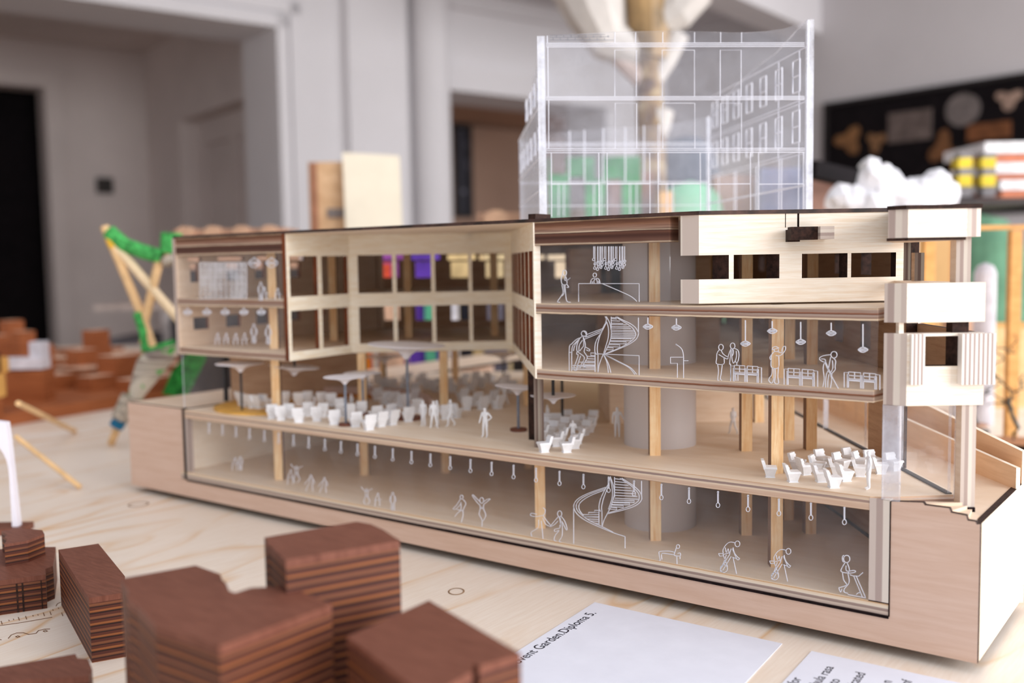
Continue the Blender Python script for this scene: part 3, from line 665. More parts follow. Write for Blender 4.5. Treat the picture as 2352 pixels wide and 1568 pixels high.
# ================================================================= ETCHED DRAWINGS ON THE ACRYLIC
def etch(pane_o, name, lines, org=(0, 0), k=1.0, r=.00032, plane=None, label=None, mat=None):
    """thin white engraved grooves on the face of a sheet; points measured on that sheet"""
    pl = plane or (lambda x, y: ty(x, y, Y0-.0001)); mb = MB()
    for q in lines:
        rr = r
        if isinstance(q, tuple) and len(q) == 2 and isinstance(q[0], list): q, rr = q
        pts = [pl(org[0]+x/k, org[1]+y/k) for x, y in q]
        mb.tube(pts, rr, 4)
    o = mb.obj(name, mat or ETCH, pane_o)
    if label: o['label'] = label
    return o
def cm(pts, n=4, closed=False):
    """smooth a polyline (Catmull-Rom)"""
    P = [Vector((p[0], p[1])) for p in pts]; out = []
    for i in range(len(P)-1):
        p0 = P[max(i-1, 0)]; p1 = P[i]; p2 = P[i+1]; p3 = P[min(i+2, len(P)-1)]
        for j in range(n):
            t = j/n
            v = .5*((2*p1) + (p2-p0)*t + (2*p0-5*p1+4*p2-p3)*t*t + (3*p1-p0-3*p2+p3)*t**3)
            out.append((v.x, v.y))
    out.append(tuple(P[-1])); return out
def ell(cx, cy, rx, ry, n=14): return [(cx+rx*math.cos(2*math.pi*i/n), cy+ry*math.sin(2*math.pi*i/n)) for i in range(n+1)]
# -- first floor: spiral stair and climbing man
O, K = (1300, 720), 9.8
rail_o = [(1150, 75), (1290, 150), (1440, 220), (1560, 310), (1625, 420), (1625, 480), (1590, 560), (1500, 640), (1360, 720), (1200, 790), (1000, 870), (850, 915)]
rail_i = [(1120, 75), (1250, 155), (1400, 245), (1505, 330), (1560, 430), (1570, 490), (1530, 560), (1440, 640), (1320, 715), (1170, 785), (1000, 855), (880, 900)]
stair = [cm(rail_o), cm(rail_i), cm([(880, 65), (908, 150), (830, 330), (785, 440), (700, 570), (660, 680), (648, 800), (655, 870), (690, 915), (715, 910)]),
 cm([(915, 195), (850, 320), (775, 470), (728, 620), (705, 750), (707, 860), (718, 915)]),
 cm([(905, 65), (975, 190), (1005, 300), (1020, 420), (1010, 540), (975, 660), (930, 760), (875, 880), (845, 915)]),
 cm([(915, 180), (950, 300), (960, 420), (945, 570), (900, 720), (850, 890)]),
 [(1018, 70), (1018, 330)], [(1630, 90), (1630, 440)],
 cm([(830, 335), (640, 405), (470, 470)]), cm([(815, 370), (640, 445), (470, 520)]), cm([(790, 420), (600, 500), (420, 575)]),
 cm([(310, 545), (230, 585), (130, 680), (75, 770), (75, 1285)]), cm([(295, 575), (200, 670), (135, 790), (130, 1290)]), cm([(285, 600), (210, 690), (165, 840)]), [(80, 870), (130, 875)],
 [(650, 885), (555, 885), (555, 940), (650, 945)], [(655, 870), (655, 1310)], [(720, 910), (720, 1320)],
 cm([(840, 915), (770, 1080), (738, 1190), (722, 1310)]), cm([(845, 920), (920, 1100), (955, 1330)]), cm([(850, 920), (955, 1130), (1010, 1330)]),
 cm([(860, 920), (1160, 1075), (1420, 1215), (1550, 1370)]), cm([(870, 920), (1200, 1085), (1450, 1215), (1590, 1365)]),
 [(720, 905), (1645, 945), (1645, 1385)]]
for y in (90, 115, 160, 215, 245, 290, 325, 370, 405, 445, 480, 515, 545):
    xr = 1160 if y < 100 else min(p[0] for p in cm(rail_i) if abs(p[1]-y) < 40 and p[0] > 1100) if y < 520 else 1530
    stair.append([(1025 if y < 330 else 1010, y), (xr, y+8)])
for a, b, y in ((1000, 1465, 560), (985, 1355, 628), (950, 1215, 698), (925, 1062, 764)): stair.append([(a, y), (b, y+5), (b, y+52), (a-14, y+46)])
for a, y in ((480, 960), (470, 1012), (450, 1065), (435, 1100), (395, 1145), (280, 1090), (260, 1180), (150, 1165), (140, 1215), (140, 1250)): stair.append([(a, y), (650, y+8)])
etch(P_first, 'etched_spiral_stair', stair, O, K, label='white line drawing of a spiral stair')
man = [cm(ell(405, 450, 60, 62)), cm([(390, 395), (430, 420), (455, 470), (460, 520), (435, 525), (400, 500), (385, 520)]), cm([(360, 515), (310, 560), (270, 640), (245, 720), (245, 830), (290, 845), (290, 780), (310, 690), (370, 600)]),
 cm([(390, 530), (415, 600), (435, 700), (420, 800), (410, 860), (480, 980), (430, 1080), (380, 1170), (450, 1220), (330, 1210), (335, 1160), (415, 990), (290, 880), (250, 850)]),
 cm([(250, 850), (240, 910), (270, 920), (265, 980), (215, 1120), (170, 1250), (240, 1275), (250, 1190), (330, 950)]), cm([(385, 740), (310, 840)]), cm([(385, 520), (400, 640), (395, 740)]), cm([(430, 745), (470, 770), (535, 810), (520, 840), (455, 815)])]
etch(P_first, 'etched_person', man, O, K, label='white outline of a man climbing the stair')
# -- pendants on first floor (lens shaped shades)
def shade(pane_o, x, y0, y, w, h, plane=None, fill=True, nm='etched_pendant'):
    ls = [[(x, y0), (x, y-h)], cm([(x-w, y), (x-w*.45, y-h*.8), (x, y-h), (x+w*.45, y-h*.8), (x+w, y), (x+w*.45, y+h*.8), (x, y+h), (x-w*.45, y+h*.8), (x-w, y)], 3)]
    if fill: ls += [[(x-w*.72, y+d), (x+w*.72, y+d)] for d in (-h*.3, 0, h*.3)]
    etch(pane_o, nm, ls, plane=plane, r=.00045)
for x, y0, y in ((1488, 729, 750), (1553.5, 731, 752), (1712, 735, 789), (1773.5, 737, 760), (1839, 739, 785), (1909, 741, 765), (1982, 744, 803)): shade(P_first, x, y0, y, 11, 5.5)
# basin with tap, people, benches
etch(P_first, 'etched_washbasin', [[(1540, 820), (1570, 820)], [(1540, 820), (1540, 834), (1556, 834), (1556, 867)], cm([(1553, 791), (1562, 797), (1568, 806), (1570, 820)]), [(1570, 820), (1570, 868)], [(1570, 828), (1581, 828)], ell(1553, 791, 1, 1, 6)], label='white outline of a basin with a curved tap')
O, K = (1640, 780), 7.84
etch(P_first, 'etched_person', [cm(ell(125, 135, 42, 52)), cm([(95, 180), (55, 240), (48, 330), (45, 430), (175, 435), (180, 330)]), cm([(130, 190), (160, 250), (210, 290), (250, 310), (240, 345), (180, 320), (85, 265)]), cm([(65, 440), (80, 560), (68, 720), (95, 725)]), cm([(150, 440), (130, 600), (115, 700), (140, 730)])], O, K, label='white outline of a person in a coat shaking hands, at left')
etch(P_first, 'etched_person', [cm(ell(335, 110, 42, 52)), cm([(300, 175), (270, 250), (250, 320)]), cm([(370, 155), (430, 190), (450, 280), (425, 400), (385, 390), (405, 300), (400, 200)]), cm([(305, 160), (295, 300), (280, 440), (300, 450), (300, 700)]), cm([(330, 160), (320, 300), (335, 390), (355, 420), (385, 370)]), cm([(340, 165), (350, 220), (330, 290), (320, 220)]), [(410, 400), (410, 460)], [(430, 620), (430, 740)], [(385, 620), (395, 740)]], O, K, label='white outline of a person in an open jacket shaking hands, at right')
etch(P_first, 'etched_person', [cm([(1045, 175), (1060, 140), (1110, 122), (1160, 145), (1168, 155)]), [(1045, 180), (1165, 150)], cm([(1080, 175), (1090, 205), (1150, 210), (1160, 170)]), cm([(1085, 215), (1035, 270), (1030, 350), (1035, 495), (1160, 500), (1165, 300)]), cm([(1150, 215), (1220, 235), (1225, 190), (1245, 130), (1280, 118), (1290, 150), (1275, 200), (1215, 270), (1150, 290), (1115, 280)]), cm([(1040, 260), (1005, 320), (1030, 380)]), cm([(1050, 505), (1040, 620), (985, 720), (1040, 780), (1080, 680), (1075, 510)]), cm([(1100, 520), (1110, 640), (1090, 770), (1160, 785), (1150, 660), (1160, 510)])], O, K, label='white outline of a person in a hat raising one hand')
etch(P_first, 'etched_person', [cm(ell(2160, 270, 55, 58)), cm([(2100, 270), (2000, 280), (1920, 310), (1900, 350), (1960, 395), (2010, 390), (1990, 350), (1930, 345)]), cm([(2100, 310), (2080, 420), (2050, 560), (2030, 600)]), cm([(2150, 330), (2190, 380), (2180, 480), (2180, 540), (2110, 620)]), cm([(2130, 370), (2140, 500), (2100, 590)]), [(1990, 390), (2060, 560), (2110, 640), (2240, 880)], [(2000, 380), (2080, 560), (2130, 640)], cm([(1985, 420), (1965, 520), (1985, 700), (1960, 850)]), cm([(2030, 600), (2010, 720), (2010, 860)]), cm([(2070, 620), (2050, 750), (2050, 860)]), cm([(2100, 640), (2120, 720), (2095, 870)])], O, K, label='white outline of a stooping person leaning on a pole')
def bench(x, y, w, h, s):
    f = lambda a, b: (x+a*w, y+b*h+a*s)
    ls = []
    for a in (0.12, .54):
        ls += [[f(a, 0), f(a+.34, 0), f(a+.34, .42), f(a, .42), f(a, 0)], [f(a+.17, 0), f(a+.17, .42)], [f(a, .22), f(a+.34, .22)], [f(a, .5), f(a+.34, .5)], [f(a, .55), f(a+.34, .55)]]
    for a in (.09, .12, .46, .5, .54, .86, .9): ls.append([f(a, .15), f(a, 1)])
    ls += [[f(0, 1), f(0, .05), f(.12, .05)], [f(.88, .05), f(1, .05), f(1, 1)]]
    etch(P_first, 'etched_bench', ls, r=.00032)
bench(1678, 838, 71, 37, 4); bench(1801, 845, 77, 38, 5); bench(1939, 853, 82, 36, 6)
# -- second floor: cluster lamp, reception desk, two people
O, K = (1340, 560), 11.2
ls = []
for px in range(3):
    d = px*282
    for x, y in ((262, 400), (298, 510), (292, 620), (375, 465), (380, 520), (362, 650), (425, 580), (450, 600), (492, 445), (485, 535)):
        if px == 2 and x > 470: x += 4
        ls += [[(x+d, 62), (x+d, y-36)], ell(x+d, y, 30, 34, 10)]
etch(P_second, 'etched_cluster_lamp', ls, O, K, label='white cluster of ring ended pendant lines')
etch(P_second, 'etched_reception_desk', [[(1329, 693), (1329, 651), (1468, 651), (1468, 693)], cm([(1383, 651), (1425, 669), (1450, 681), (1463, 692)])], label='white outline of a long reception desk')
etch(P_second, 'etched_person', [cm(ell(292, 800, 44, 52)), cm([(260, 880), (205, 920), (180, 1010)]), cm([(335, 880), (400, 910), (425, 1010)]), cm([(270, 880), (300, 910), (270, 950), (275, 1010)]), cm([(320, 890), (345, 930), (360, 1010)]), cm([(230, 960), (225, 1010)]), cm([(385, 950), (395, 1010)])], O, K, label='white outline of a person behind the reception desk')
O, K = (1200, 470), 3.484
etch(P_second, 'etched_person', [cm(ell(338, 545, 15, 22)), cm([(325, 525), (318, 560), (310, 590), (318, 635), (355, 635), (350, 580)]), cm([(345, 570), (340, 605), (365, 600), (380, 585)]), [(355, 605), (382, 585)], cm([(315, 640), (325, 700), (300, 745), (280, 775), (300, 780)]), cm([(340, 640), (345, 710), (355, 770), (385, 780)]), cm([(355, 635), (370, 660), (355, 660)]), cm([(330, 645), (335, 700), (318, 730)])], O, K, label='white outline of a woman walking while reading')
# -- left wing
zone = lambda a: a
for x in (431, 475, 517, 560, 600): shade(P_lw1, x, 706, 717, 10, 6)
for x in (584, 624): shade(P_lw2, x, 590, 604, 14, 10)
HAZE = glass('etched_kitchen_fill', .75, refl=.2)
m = MB(); q = [ty(x, y, Y0-.0002) for x, y in ((459, 687), (567, 686), (566, 603), (457, 602))]; m.add(q, [(0, 1, 2, 3)]); o = m.obj('etched_kitchen_wall', HAZE, P_lw2); o['label'] = 'milky etched panel of kitchen units'
ls = [[(459, y), (567, y-1)] for y in (603, 620, 637, 653, 686)] + [[(x, 603), (x, 686)] for x in range(459, 568, 12)]
etch(P_lw2, 'etched_kitchen_lines', ls, r=.0002)
def mini(pane_o, x, y, h, kind=0, r=.00036, lab=None):
    """small etched standing or sitting figure: x, foot y and height"""
    f = lambda a, b: (x+a*h, y-b*h)
    ls = [cm(ell(*f(0, .92), .06*h, .08*h, 8), 2)]
    if kind == 0: ls += [cm([f(-.06, .82), f(-.15, .7), f(-.16, .48), f(-.1, .46)]), cm([f(.06, .82), f(.15, .7), f(.17, .48), f(.11, .46)]), cm([f(-.1, .75), f(-.1, .45), f(-.08, .2), f(-.09, 0), f(-.02, .0), f(0, .42), f(.03, 0), f(.1, 0), f(.09, .4), f(.1, .75)])]
    if kind == 1: ls += [cm([f(-.06, .82), f(-.2, .5), f(.1, .45), f(.14, .02)]), cm([f(.06, .8), f(.1, .55), f(.28, .5)]), cm([f(-.2, .5), f(-.22, 0)])]
    if kind == 2: ls += [cm([f(-.05, .82), f(-.28, 1.02), f(-.34, 1.12)]), cm([f(.05, .82), f(.25, .95), f(.38, 1.0)]), cm([f(-.09, .8), f(-.07, .6), f(-.1, .42), f(-.18, .2), f(-.08, 0)]), cm([f(.09, .8), f(.07, .6), f(.1, .42), f(.2, .2), f(.06, 0)]), [f(-.07, .6), f(.07, .6)], [f(-.1, .5), f(.1, .5)]]
    if kind == 3: ls += [cm([f(-.05, .84), f(-.25, .6), f(-.38, .42)]), cm([f(.05, .84), f(.16, .68), f(.2, .5), f(.08, .45)]), cm([f(-.08, .8), f(-.1, .5), f(-.22, .25), f(-.3, .02)]), cm([f(.1, .75), f(.08, .45), f(.1, .2), f(.12, 0)])]
    etch(pane_o, 'etched_person', ls, r=r, label=lab)
mini(P_lw1, 583, 786, 42, 0, lab='white outline of a standing person'); mini(P_lw1, 616, 788, 42, 0, lab='white outline of a person beside the column')
for x in (500, 520, 542, 562): mini(P_lw1, x, 791, 26, 1)
mini(P_lw2, 599, 688, 40, 0); mini(P_lw2, 608, 688, 28, 1); mini(P_lw2, 638, 688, 26, 1)
# -- basement pane: ring pendants, stair, exercising people
xs = [480, 511, 542, 573, 607, 640, 674, 709, 746, 783, 821, 861, 902, 945, 988.5, 1034, 1080.5, 1129, 1179.5, 1231, 1285, 1340, 1398, 1456, 1519, 1582.5, 1649, 1718, 1789, 1862.5, 1939.5]
def yb(x):
    return 964 + (x-428)*(1172-964)/(2002-428) + 5*math.sin((x-428)/1574*math.pi)
for x in xs:
    k = .72 + .55*(x-480)/1460; y = yb(x)
    etch(P_base, 'etched_ring_pendant', [[(x-1, y), (x-1, y+22*k)], [(x+1, y), (x+1, y+22*k)], cm(ell(x, y+27*k, 3.6*k, 4.6*k, 10), 2), ell(x, y+1, 2, 2, 6)], r=.0003)
O, K = (1150, 840), 3.92
tr = [cm([(945, 1092), (800, 1142), (705, 1190), (662, 1240), (662, 1290), (700, 1345), (780, 1400), (890, 1450), (1010, 1500), (1120, 1535)]), cm([(940, 1105), (810, 1150), (725, 1195), (682, 1245), (690, 1300), (740, 1350)]), cm([(935, 1118), (820, 1162), (745, 1205), (705, 1250), (710, 1300), (745, 1345)]),
 [(657, 1270), (657, 1600)], [(1120, 1535), (1120, 1640)], cm([(740, 1350), (800, 1392), (900, 1440), (1010, 1495)]),
 cm([(970, 995), (975, 1050), (930, 1130), (895, 1210), (885, 1280), (900, 1310)]), cm([(985, 1000), (965, 1090), (930, 1180), (910, 1260), (910, 1310)]), cm([(985, 995), (1015, 1080), (1022, 1150), (1010, 1210), (985, 1280), (960, 1330), (930, 1390), (912, 1450)]), cm([(990, 1020), (1005, 1110), (1003, 1190), (970, 1290)]),
 [(1025, 1002), (1025, 1180)], cm([(1090, 1010), (1190, 1075), (1250, 1130), (1270, 1180), (1260, 1220), (1210, 1260), (1110, 1295), (965, 1330)]), cm([(1075, 1012), (1170, 1075), (1235, 1140), (1247, 1185), (1235, 1220), (1180, 1255), (1080, 1290), (970, 1322)]), [(1268, 1035), (1268, 1190)],
 [(885, 1290), (885, 1435)], [(912, 1300), (912, 1450)]]
for i, y in enumerate((1015, 1040, 1065, 1090, 1115, 1140, 1165, 1190)): tr.append([(1025, y), (1110+i*20 if i < 7 else 1240, y+10)])
for a, b, y in ((1020, 1203, 1208), (1008, 1160, 1230), (995, 1105, 1252), (985, 1045, 1272)): tr.append([(a, y), (b, y+4), (b, y+20), (a-8, y+16)])
for a, y in ((845, 1300), (790, 1318), (742, 1338), (755, 1358), (780, 1378), (805, 1395), (840, 1415)): tr.append([(885, y), (a, y), (a, y+18), (885, y+20)] if a < 846 and y < 1345 else [(a, y), (885, y+4)])
etch(P_base, 'etched_spiral_stair', tr, O, K, label='white line drawing of a spiral stair')
O, K = (950, 1020), 3.92
etch(P_base, 'etched_person', [cm(ell(432, 475, 13, 18)), cm([(420, 495), (385, 550), (355, 580), (385, 580), (425, 535)]), cm([(445, 495), (470, 530), (460, 560), (440, 600)]), cm([(425, 520), (425, 590), (395, 620), (370, 650)]), cm([(445, 600), (445, 640), (430, 700)]), [(390, 585), (440, 600)]], O, K, label='white outline of a bending dancer')
etch(P_base, 'etched_person', [cm(ell(613, 505, 17, 26)), cm([(600, 520), (560, 480), (535, 455), (530, 465), (570, 520), (595, 545)]), cm([(628, 520), (660, 497), (690, 492), (665, 515), (632, 540)]), cm([(597, 545), (600, 580), (590, 630), (615, 680), (615, 740)]), cm([(632, 540), (630, 580), (650, 640), (625, 690)]), [(600, 568), (632, 566)], [(600, 578), (632, 576)]], O, K, label='white outline of a dancer with both arms up')
etch(P_base, 'etched_person', [cm([(1165, 570), (1185, 590), (1180, 625), (1165, 640)]), cm([(1160, 640), (1100, 650), (1055, 640), (1060, 620), (1110, 630)]), cm([(1165, 640), (1200, 690), (1235, 730)]), cm([(1165, 665), (1190, 720), (1235, 740)]), cm([(1125, 680), (1120, 750), (1060, 790), (1065, 830)]), cm([(1150, 690), (1160, 790), (1165, 850)])], O, K, label='white outline of a running child, left one of the hand holding pair')
etch(P_base, 'etched_person', [cm(ell(1315, 625, 19, 26)), cm([(1305, 650), (1270, 690), (1235, 735), (1265, 725), (1300, 690)]), cm([(1330, 650), (1360, 690), (1380, 750), (1375, 770), (1340, 700)]), cm([(1310, 655), (1320, 700), (1318, 750), (1270, 765), (1275, 785), (1310, 775), (1275, 820), (1265, 860), (1285, 870)]), cm([(1335, 690), (1340, 760), (1335, 830), (1310, 870), (1330, 880)]), cm([(1318, 655), (1325, 700), (1315, 740)])], O, K, label='white outline of a running child, right one of the hand holding pair')
O, K = (1450, 1080), 3.618
etch(P_base, 'etched_person', [cm(ell(388, 632, 13, 16)), cm([(375, 640), (362, 680), (358, 705), (405, 710), (405, 685), (385, 690)]), cm([(358, 680), (320, 670), (240, 672), (230, 690), (240, 745), (220, 750)]), cm([(350, 700), (320, 695), (255, 690), (255, 740)]), [(378, 715), (380, 780)], [(405, 715), (405, 735)]], O, K, label='white outline of a person doing a plank')
def cyclist(dx, dy, lab):
    f = lambda p: [(x+dx, y+dy) for x, y in p]
    etch(P_base, 'etched_cyclist', [f(cm(ell(882, 610, 20, 24))), f(cm([(862, 600), (820, 595), (785, 620), (762, 660), (765, 690)])), f(cm([(845, 640), (860, 690), (890, 725), (900, 730), (880, 740), (840, 650)])), f([(725, 690), (760, 690), (765, 710), (735, 712), (725, 690)]), f(cm([(765, 700), (790, 690), (820, 690), (790, 740), (755, 800), (740, 800)])), f(cm([(790, 700), (770, 760), (740, 830), (765, 845)])), f([(840, 720), (880, 735)]), f([(845, 720), (875, 860)]), f([(760, 690), (800, 800)]), f([(830, 715), (760, 830)]), f(ell(770, 815, 30, 32)), f(cm([(780, 640), (790, 680), (805, 650), (815, 690), (830, 650)]))], O, K, r=.0003, label=lab)
cyclist(0, 0, 'white outline of a person on an exercise bike, left one'); cyclist(424, 62, 'white outline of a person on an exercise bike, right one')
etch(P_base, 'etched_person', [cm(ell(1790, 735, 26, 30)), cm([(1768, 705), (1755, 715), (1758, 755), (1775, 760)]), cm([(1775, 768), (1750, 810), (1745, 840), (1800, 850), (1812, 820), (1795, 770)]), cm([(1785, 790), (1790, 835), (1850, 830), (1860, 845), (1800, 855)]), cm([(1755, 850), (1765, 910), (1790, 950), (1740, 970), (1725, 975), (1740, 1010), (1750, 985)]), cm([(1800, 855), (1810, 930), (1770, 985), (1770, 1010), (1800, 1020)])], O, K, label='white outline of a walker with long hair')
etch(P_base, 'etched_treadmill', [[(1815, 865), (1840, 875), (1890, 878), (1925, 848)], [(1850, 880), (1920, 1050)], [(1870, 880), (1945, 1050)], [(1800, 1030), (1950, 1058)], cm([(1870, 1030), (1890, 1015), (1910, 1020)])], O, K, r=.0003, label='white outline of a treadmill')
for x, y, h, k in ((540, 1080, 30, 1), (552, 1078, 30, 0), (668, 1112, 34, 1), (681, 1108, 38, 2), (714, 1128, 38, 3), (745, 1132, 36, 3), (842, 1158, 36, 2), (868, 1162, 30, 1), (902, 1170, 40, 0)): mini(P_base, x, y, h, k, .0003)

# ================================================================= CLEAR ACRYLIC TOWER ON THE ROOF
WF, WK, ZR = .840, 1.108, .2834
tw_t = thing('acrylic_tower', 'clear acrylic tower with engraved windows standing on the plywood roof', 'acrylic model', U(.135, .97, ZR))
fl, fr = (tw(1246, 300, WF)-Vector()).dot(NU), (tw(1858, 300, WF)).dot(NU)
kl, kr = tw(1193, 400, WK).dot(NU), tw(1627, 400, WK).dot(NU)
def topz(pts, a, n): return [tpl(x, y, a, n).z for x, y in pts]
ftop = [(1243, 83), (1300, 79), (1400, 73.5), (1500, 71), (1560, 71), (1640, 73), (1700, 75), (1760, 72), (1800, 66), (1840, 54), (1860, 45)]
fp = [(0, ZR)] ; A = U(fl, WF)
pf = [((tw(x, y, WF)-A).dot(NU), tw(x, y, WF).z) for x, y in ftop]
m = MB(); m.wallpoly(U(fl, WF), U(fr, WF), [(pf[0][0], ZR), (pf[-1][0], ZR)] + pf[::-1], .002, 0, 1)
TF = m.obj('front_sheet', [ACRT, ACRE], tw_t)
m = MB(); zfl, zfr = pf[0][1], pf[-1][1]
rn = (U(kr, WK)-U(fr, WF)); rn = Vector((-rn.y, rn.x, 0)).normalized(); RA = U(fr, WF); rd = (U(kr, WK)-RA).normalized(); RL = (U(kr, WK)-RA).length
def tr_(x, y): return tpl(x, y, RA, rn)
rt = [(0, zfr)] + [((tr_(x, y)-RA).dot(rd), tr_(x, y).z) for x, y in ((1846, 55), (1786, 121), (1739, 155), (1704, 186), (1660, 236))] + [(RL, tw(1627, 270, WK).z)]
m.wallpoly(RA, U(kr, WK), [(0, ZR), (RL, ZR)] + rt[::-1], .002, 0, 1); TR = m.obj('side_sheet', [ACRT, ACRE], tw_t)
LA = U(fl, WF); ld = (U(kl, WK)-LA).normalized(); LL = (U(kl, WK)-LA).length
zkl = tw(1190, 320, WK).z
lt = [(0, zfl), (LL*.16, zfl-.010), (LL*.36, zfl-.022), (LL*.55, zfl-.048), (LL, zkl)]
m = MB(); m.wallpoly(LA, U(kl, WK), [(0, ZR), (LL, ZR)] + lt[::-1], -.002, 0, 1); TLs = m.obj('side_sheet', [glass('tower_side_acrylic', .42, hazecol=(226, 229, 238)), ACRE], tw_t)
KA = U(kl, WK); kt = [((tw(x, y, WK)-KA).dot(NU), tw(x, y, WK).z) for x, y in ((1192, 320), (1260, 306), (1400, 295), (1500, 288), (1570, 280), (1610, 272), (1627, 268))]
m = MB(); m.wallpoly(KA, U(kr, WK), [(0, ZR), (kt[-1][0], ZR)] + kt[::-1], .002, 0, 1); TK = m.obj('back_sheet', [ACRT, ACRE], tw_t)
EDG = glass('bright_sheet_edge', .85, refl=1.0, hazecol=(240, 243, 252))
m = MB(); m.ubox(fl-.0035, fl+.0028, WF-.001, WF+.003, ZR, zfl); m.obj('corner_edge', EDG, tw_t)
m = MB(); m.ubox(fr-.0022, fr+.0034, WF-.001, WF+.004, ZR, zfr); m.obj('corner_edge', EDG, tw_t)
m = MB(); m.ubox(kr-.0016, kr+.0022, WK-.001, WK+.003, ZR, kt[-1][1]); m.obj('corner_edge', EDG, tw_t)
pF = lambda x, y: tw(x, y, WF-.0003)
ls = []
for ys in ((99, 103, 107), (222, 225.5, 229), (341, 345, 350)):
    for y in ys: ls.append([(1254, y+.6), (1848, y-.6)])
for x in (1257,): ls += [[(x, 82), (x, 98)], [(x+1, 108), (x+2, 221)], [(x+3, 229), (x+3, 341)]]
for x in (1412, 1460, 1522, 1595, 1655, 1703): ls.append([(x, 74), (x, 98)])
for x0, x1 in ((1412, 1461.5), (1521, 1595), (1654, 1702)): ls += [[(x0, 221), (x0, 115), (x1, 115), (x1, 221)], [(x0+1, 341), (x0+1, 237), (x1+.8, 237), (x1+.8, 341)]]
for x in (1266, 1375, 1394, 1492, 1511, 1608, 1627, 1723, 1742, 1845): ls.append([(x, 351), (x+1, 499-(x-1176)*.0166)])
for x0, x1 in ((1266, 1376), (1395, 1493), (1512, 1608), (1628, 1723), (1742, 1845)): ls.append([(x0, 423), (x1, 422)])
etch(TF, 'engraved_lines', ls, plane=pF, r=.00033)
# courses of brick engraved at the left edge and along the top of the front sheet
ls = []
for j, y in enumerate((92, 86, 81)):
    ls.append([(1262, y), (1410 - j*10, y-(2 if j else 0))])
for x in range(1270, 1400, 17): ls.append([(x, 92), (x, 87)]); ls.append([(x+8, 86), (x+8, 81)])
etch(TF, 'engraved_brickwork', ls, plane=pF, r=.00018, mat=plain('brick_engraving', (120, 124, 136), .8, .1))
# floors and sash windows on the right-hand sheet
def rp(s, z, off=-.0004): p = RA + rd*s + rn*off; return Vector((p.x, p.y, z))
def rtube(pts, r=.0005): 
    return [rp(*p) for p in pts]
z1, z2, z3, z4 = (tw(1850, y, WF).z for y in (103, 225.5, 345, 422))
m = MB()
for z in (z2+.0014, z2-.0014, z3+.0014, z3-.0014, z1, z4, z4-.001): m.tube(rtube([(.002, z), (RL-.002, z)]), .0005, 4)
for s in (.012, .022, .060, .066, .118, .124, .180, .186, .235): m.tube(rtube([(s, ZR), (s, z3)]), .0004, 4)
for s in (.022, .068): m.tube(rtube([(s, z3), (s, z1)]), .0004, 4)
for o in (m,): o.obj('engraved_lines', ETCH, TR)
def sash(sheet, fn, s, w, zb, zt):
    mb = MB(); zm = (zb+zt)/2
    for q in ([(s, zb), (s+w, zb), (s+w, zt), (s, zt), (s, zb)], [(s, zm), (s+w, zm)]): mb.tube([fn(*p) for p in q], .0007, 4)
    mb.obj('engraved_window', ETCH, sheet)
for x in (1828, 1788, 1752, 1720, 1690, 1664, 1641):
    s = (tr_(x, 160)-RA).dot(rd) - .0075
    for zz in (z2, z3): sash(TR, rp, s, .0150, zz+.0095, zz+.0365)
def lp(s, z): p = LA + ld*s + Vector((-ld.y, ld.x, 0))*.0006; return Vector((p.x, p.y, z))
for i in range(6):
    s = .02 + i*.042
    for zz in (z2, z3):
        if zz == z2 and i > 3: continue
        sash(TLs, lp, s, .014, zz+.006, zz+.026)
m = MB()
for z in (z2, z3, z4): m.tube([lp(.002, z), lp(LL-.002, z)], .0006, 4)
m.obj('engraved_lines', ETCH, TLs)
m = MB(); kp = lambda x, y: tw(x, y, WK-.0004)
for y in (328, 332, 336, 418, 421, 472): m.tube([kp(1195, y+1), kp(1625, y-1)], .0005, 4)
for x in (1308, 1342, 1385, 1436, 1479, 1513): m.tube([kp(x, 302-(x-1280)*.07), kp(x, 417)], .0007, 4)
for x in (1283, 1295, 1364, 1380, 1447, 1462, 1532, 1545): m.tube([kp(x, 421), kp(x, 497)], .0006, 4)
m.obj('engraved_lines', ETCH, TK)

# ================================================================= WHITE PRINTED CHAIRS
def chair_parts():
    a = MB(); b = .0031; t = .0050
    for z0, z1, r0, r1 in ((0, .0006, .0036, .0032), (.0006, .0066, .0029, .0046), (.0066, .0080, .0050, .0047)):
        vs = [(sx*r0, sy*r0, z0) for sx, sy in ((-1, -1), (1, -1), (1, 1), (-1, 1))] + [(sx*r1, sy*r1, z1) for sx, sy in ((-1, -1), (1, -1), (1, 1), (-1, 1))]
        a.add(vs, [(0, 3, 2, 1), (4, 5, 6, 7), (0, 1, 5, 4), (1, 2, 6, 5), (2, 3, 7, 6), (3, 0, 4, 7)])
    bk = MB()
    for k in range(5):
        z0, z1 = .0060+k*.0014, .0060+(k+1)*.0014; o = .0003 if k % 2 else 0
        x0 = -.0047-.0004*k; w = .0044+o
        vs = [(x0+dx, sy*w, z0) for dx, sy in ((0, -1), (.0021+o, -1), (.0021+o, 1), (0, 1))] + [(x0-.0004+dx, sy*w, z1) for dx, sy in ((0, -1), (.0021+o, -1), (.0021+o, 1), (0, 1))]
        bk.add(vs, [(0, 3, 2, 1), (4, 5, 6, 7), (0, 1, 5, 4), (1, 2, 6, 5), (2, 3, 7, 6), (3, 0, 4, 7)])
    return a.mesh('chair_seat', WHITE), bk.mesh('chair_back', WHITE)
SEAT, BACK = chair_parts()
def chair(p, rz, label, group, sc=1.0):
    o = bpy.data.objects.new('model_chair', None); COL.objects.link(o); o.location = (p[0], p[1], p[2]); o.rotation_euler = (0, 0, rz)
    o.scale = (sc, sc, sc); o.empty_display_size = .01
    tag(o, label, 'chair', group)
    for nm, me in (('seat', SEAT), ('backrest', BACK)):
        c = bpy.data.objects.new(nm, me); COL.objects.link(c); c.parent = o
FZ = .0957
RU = YAW                                             # facing along +u (to the right of the picture)
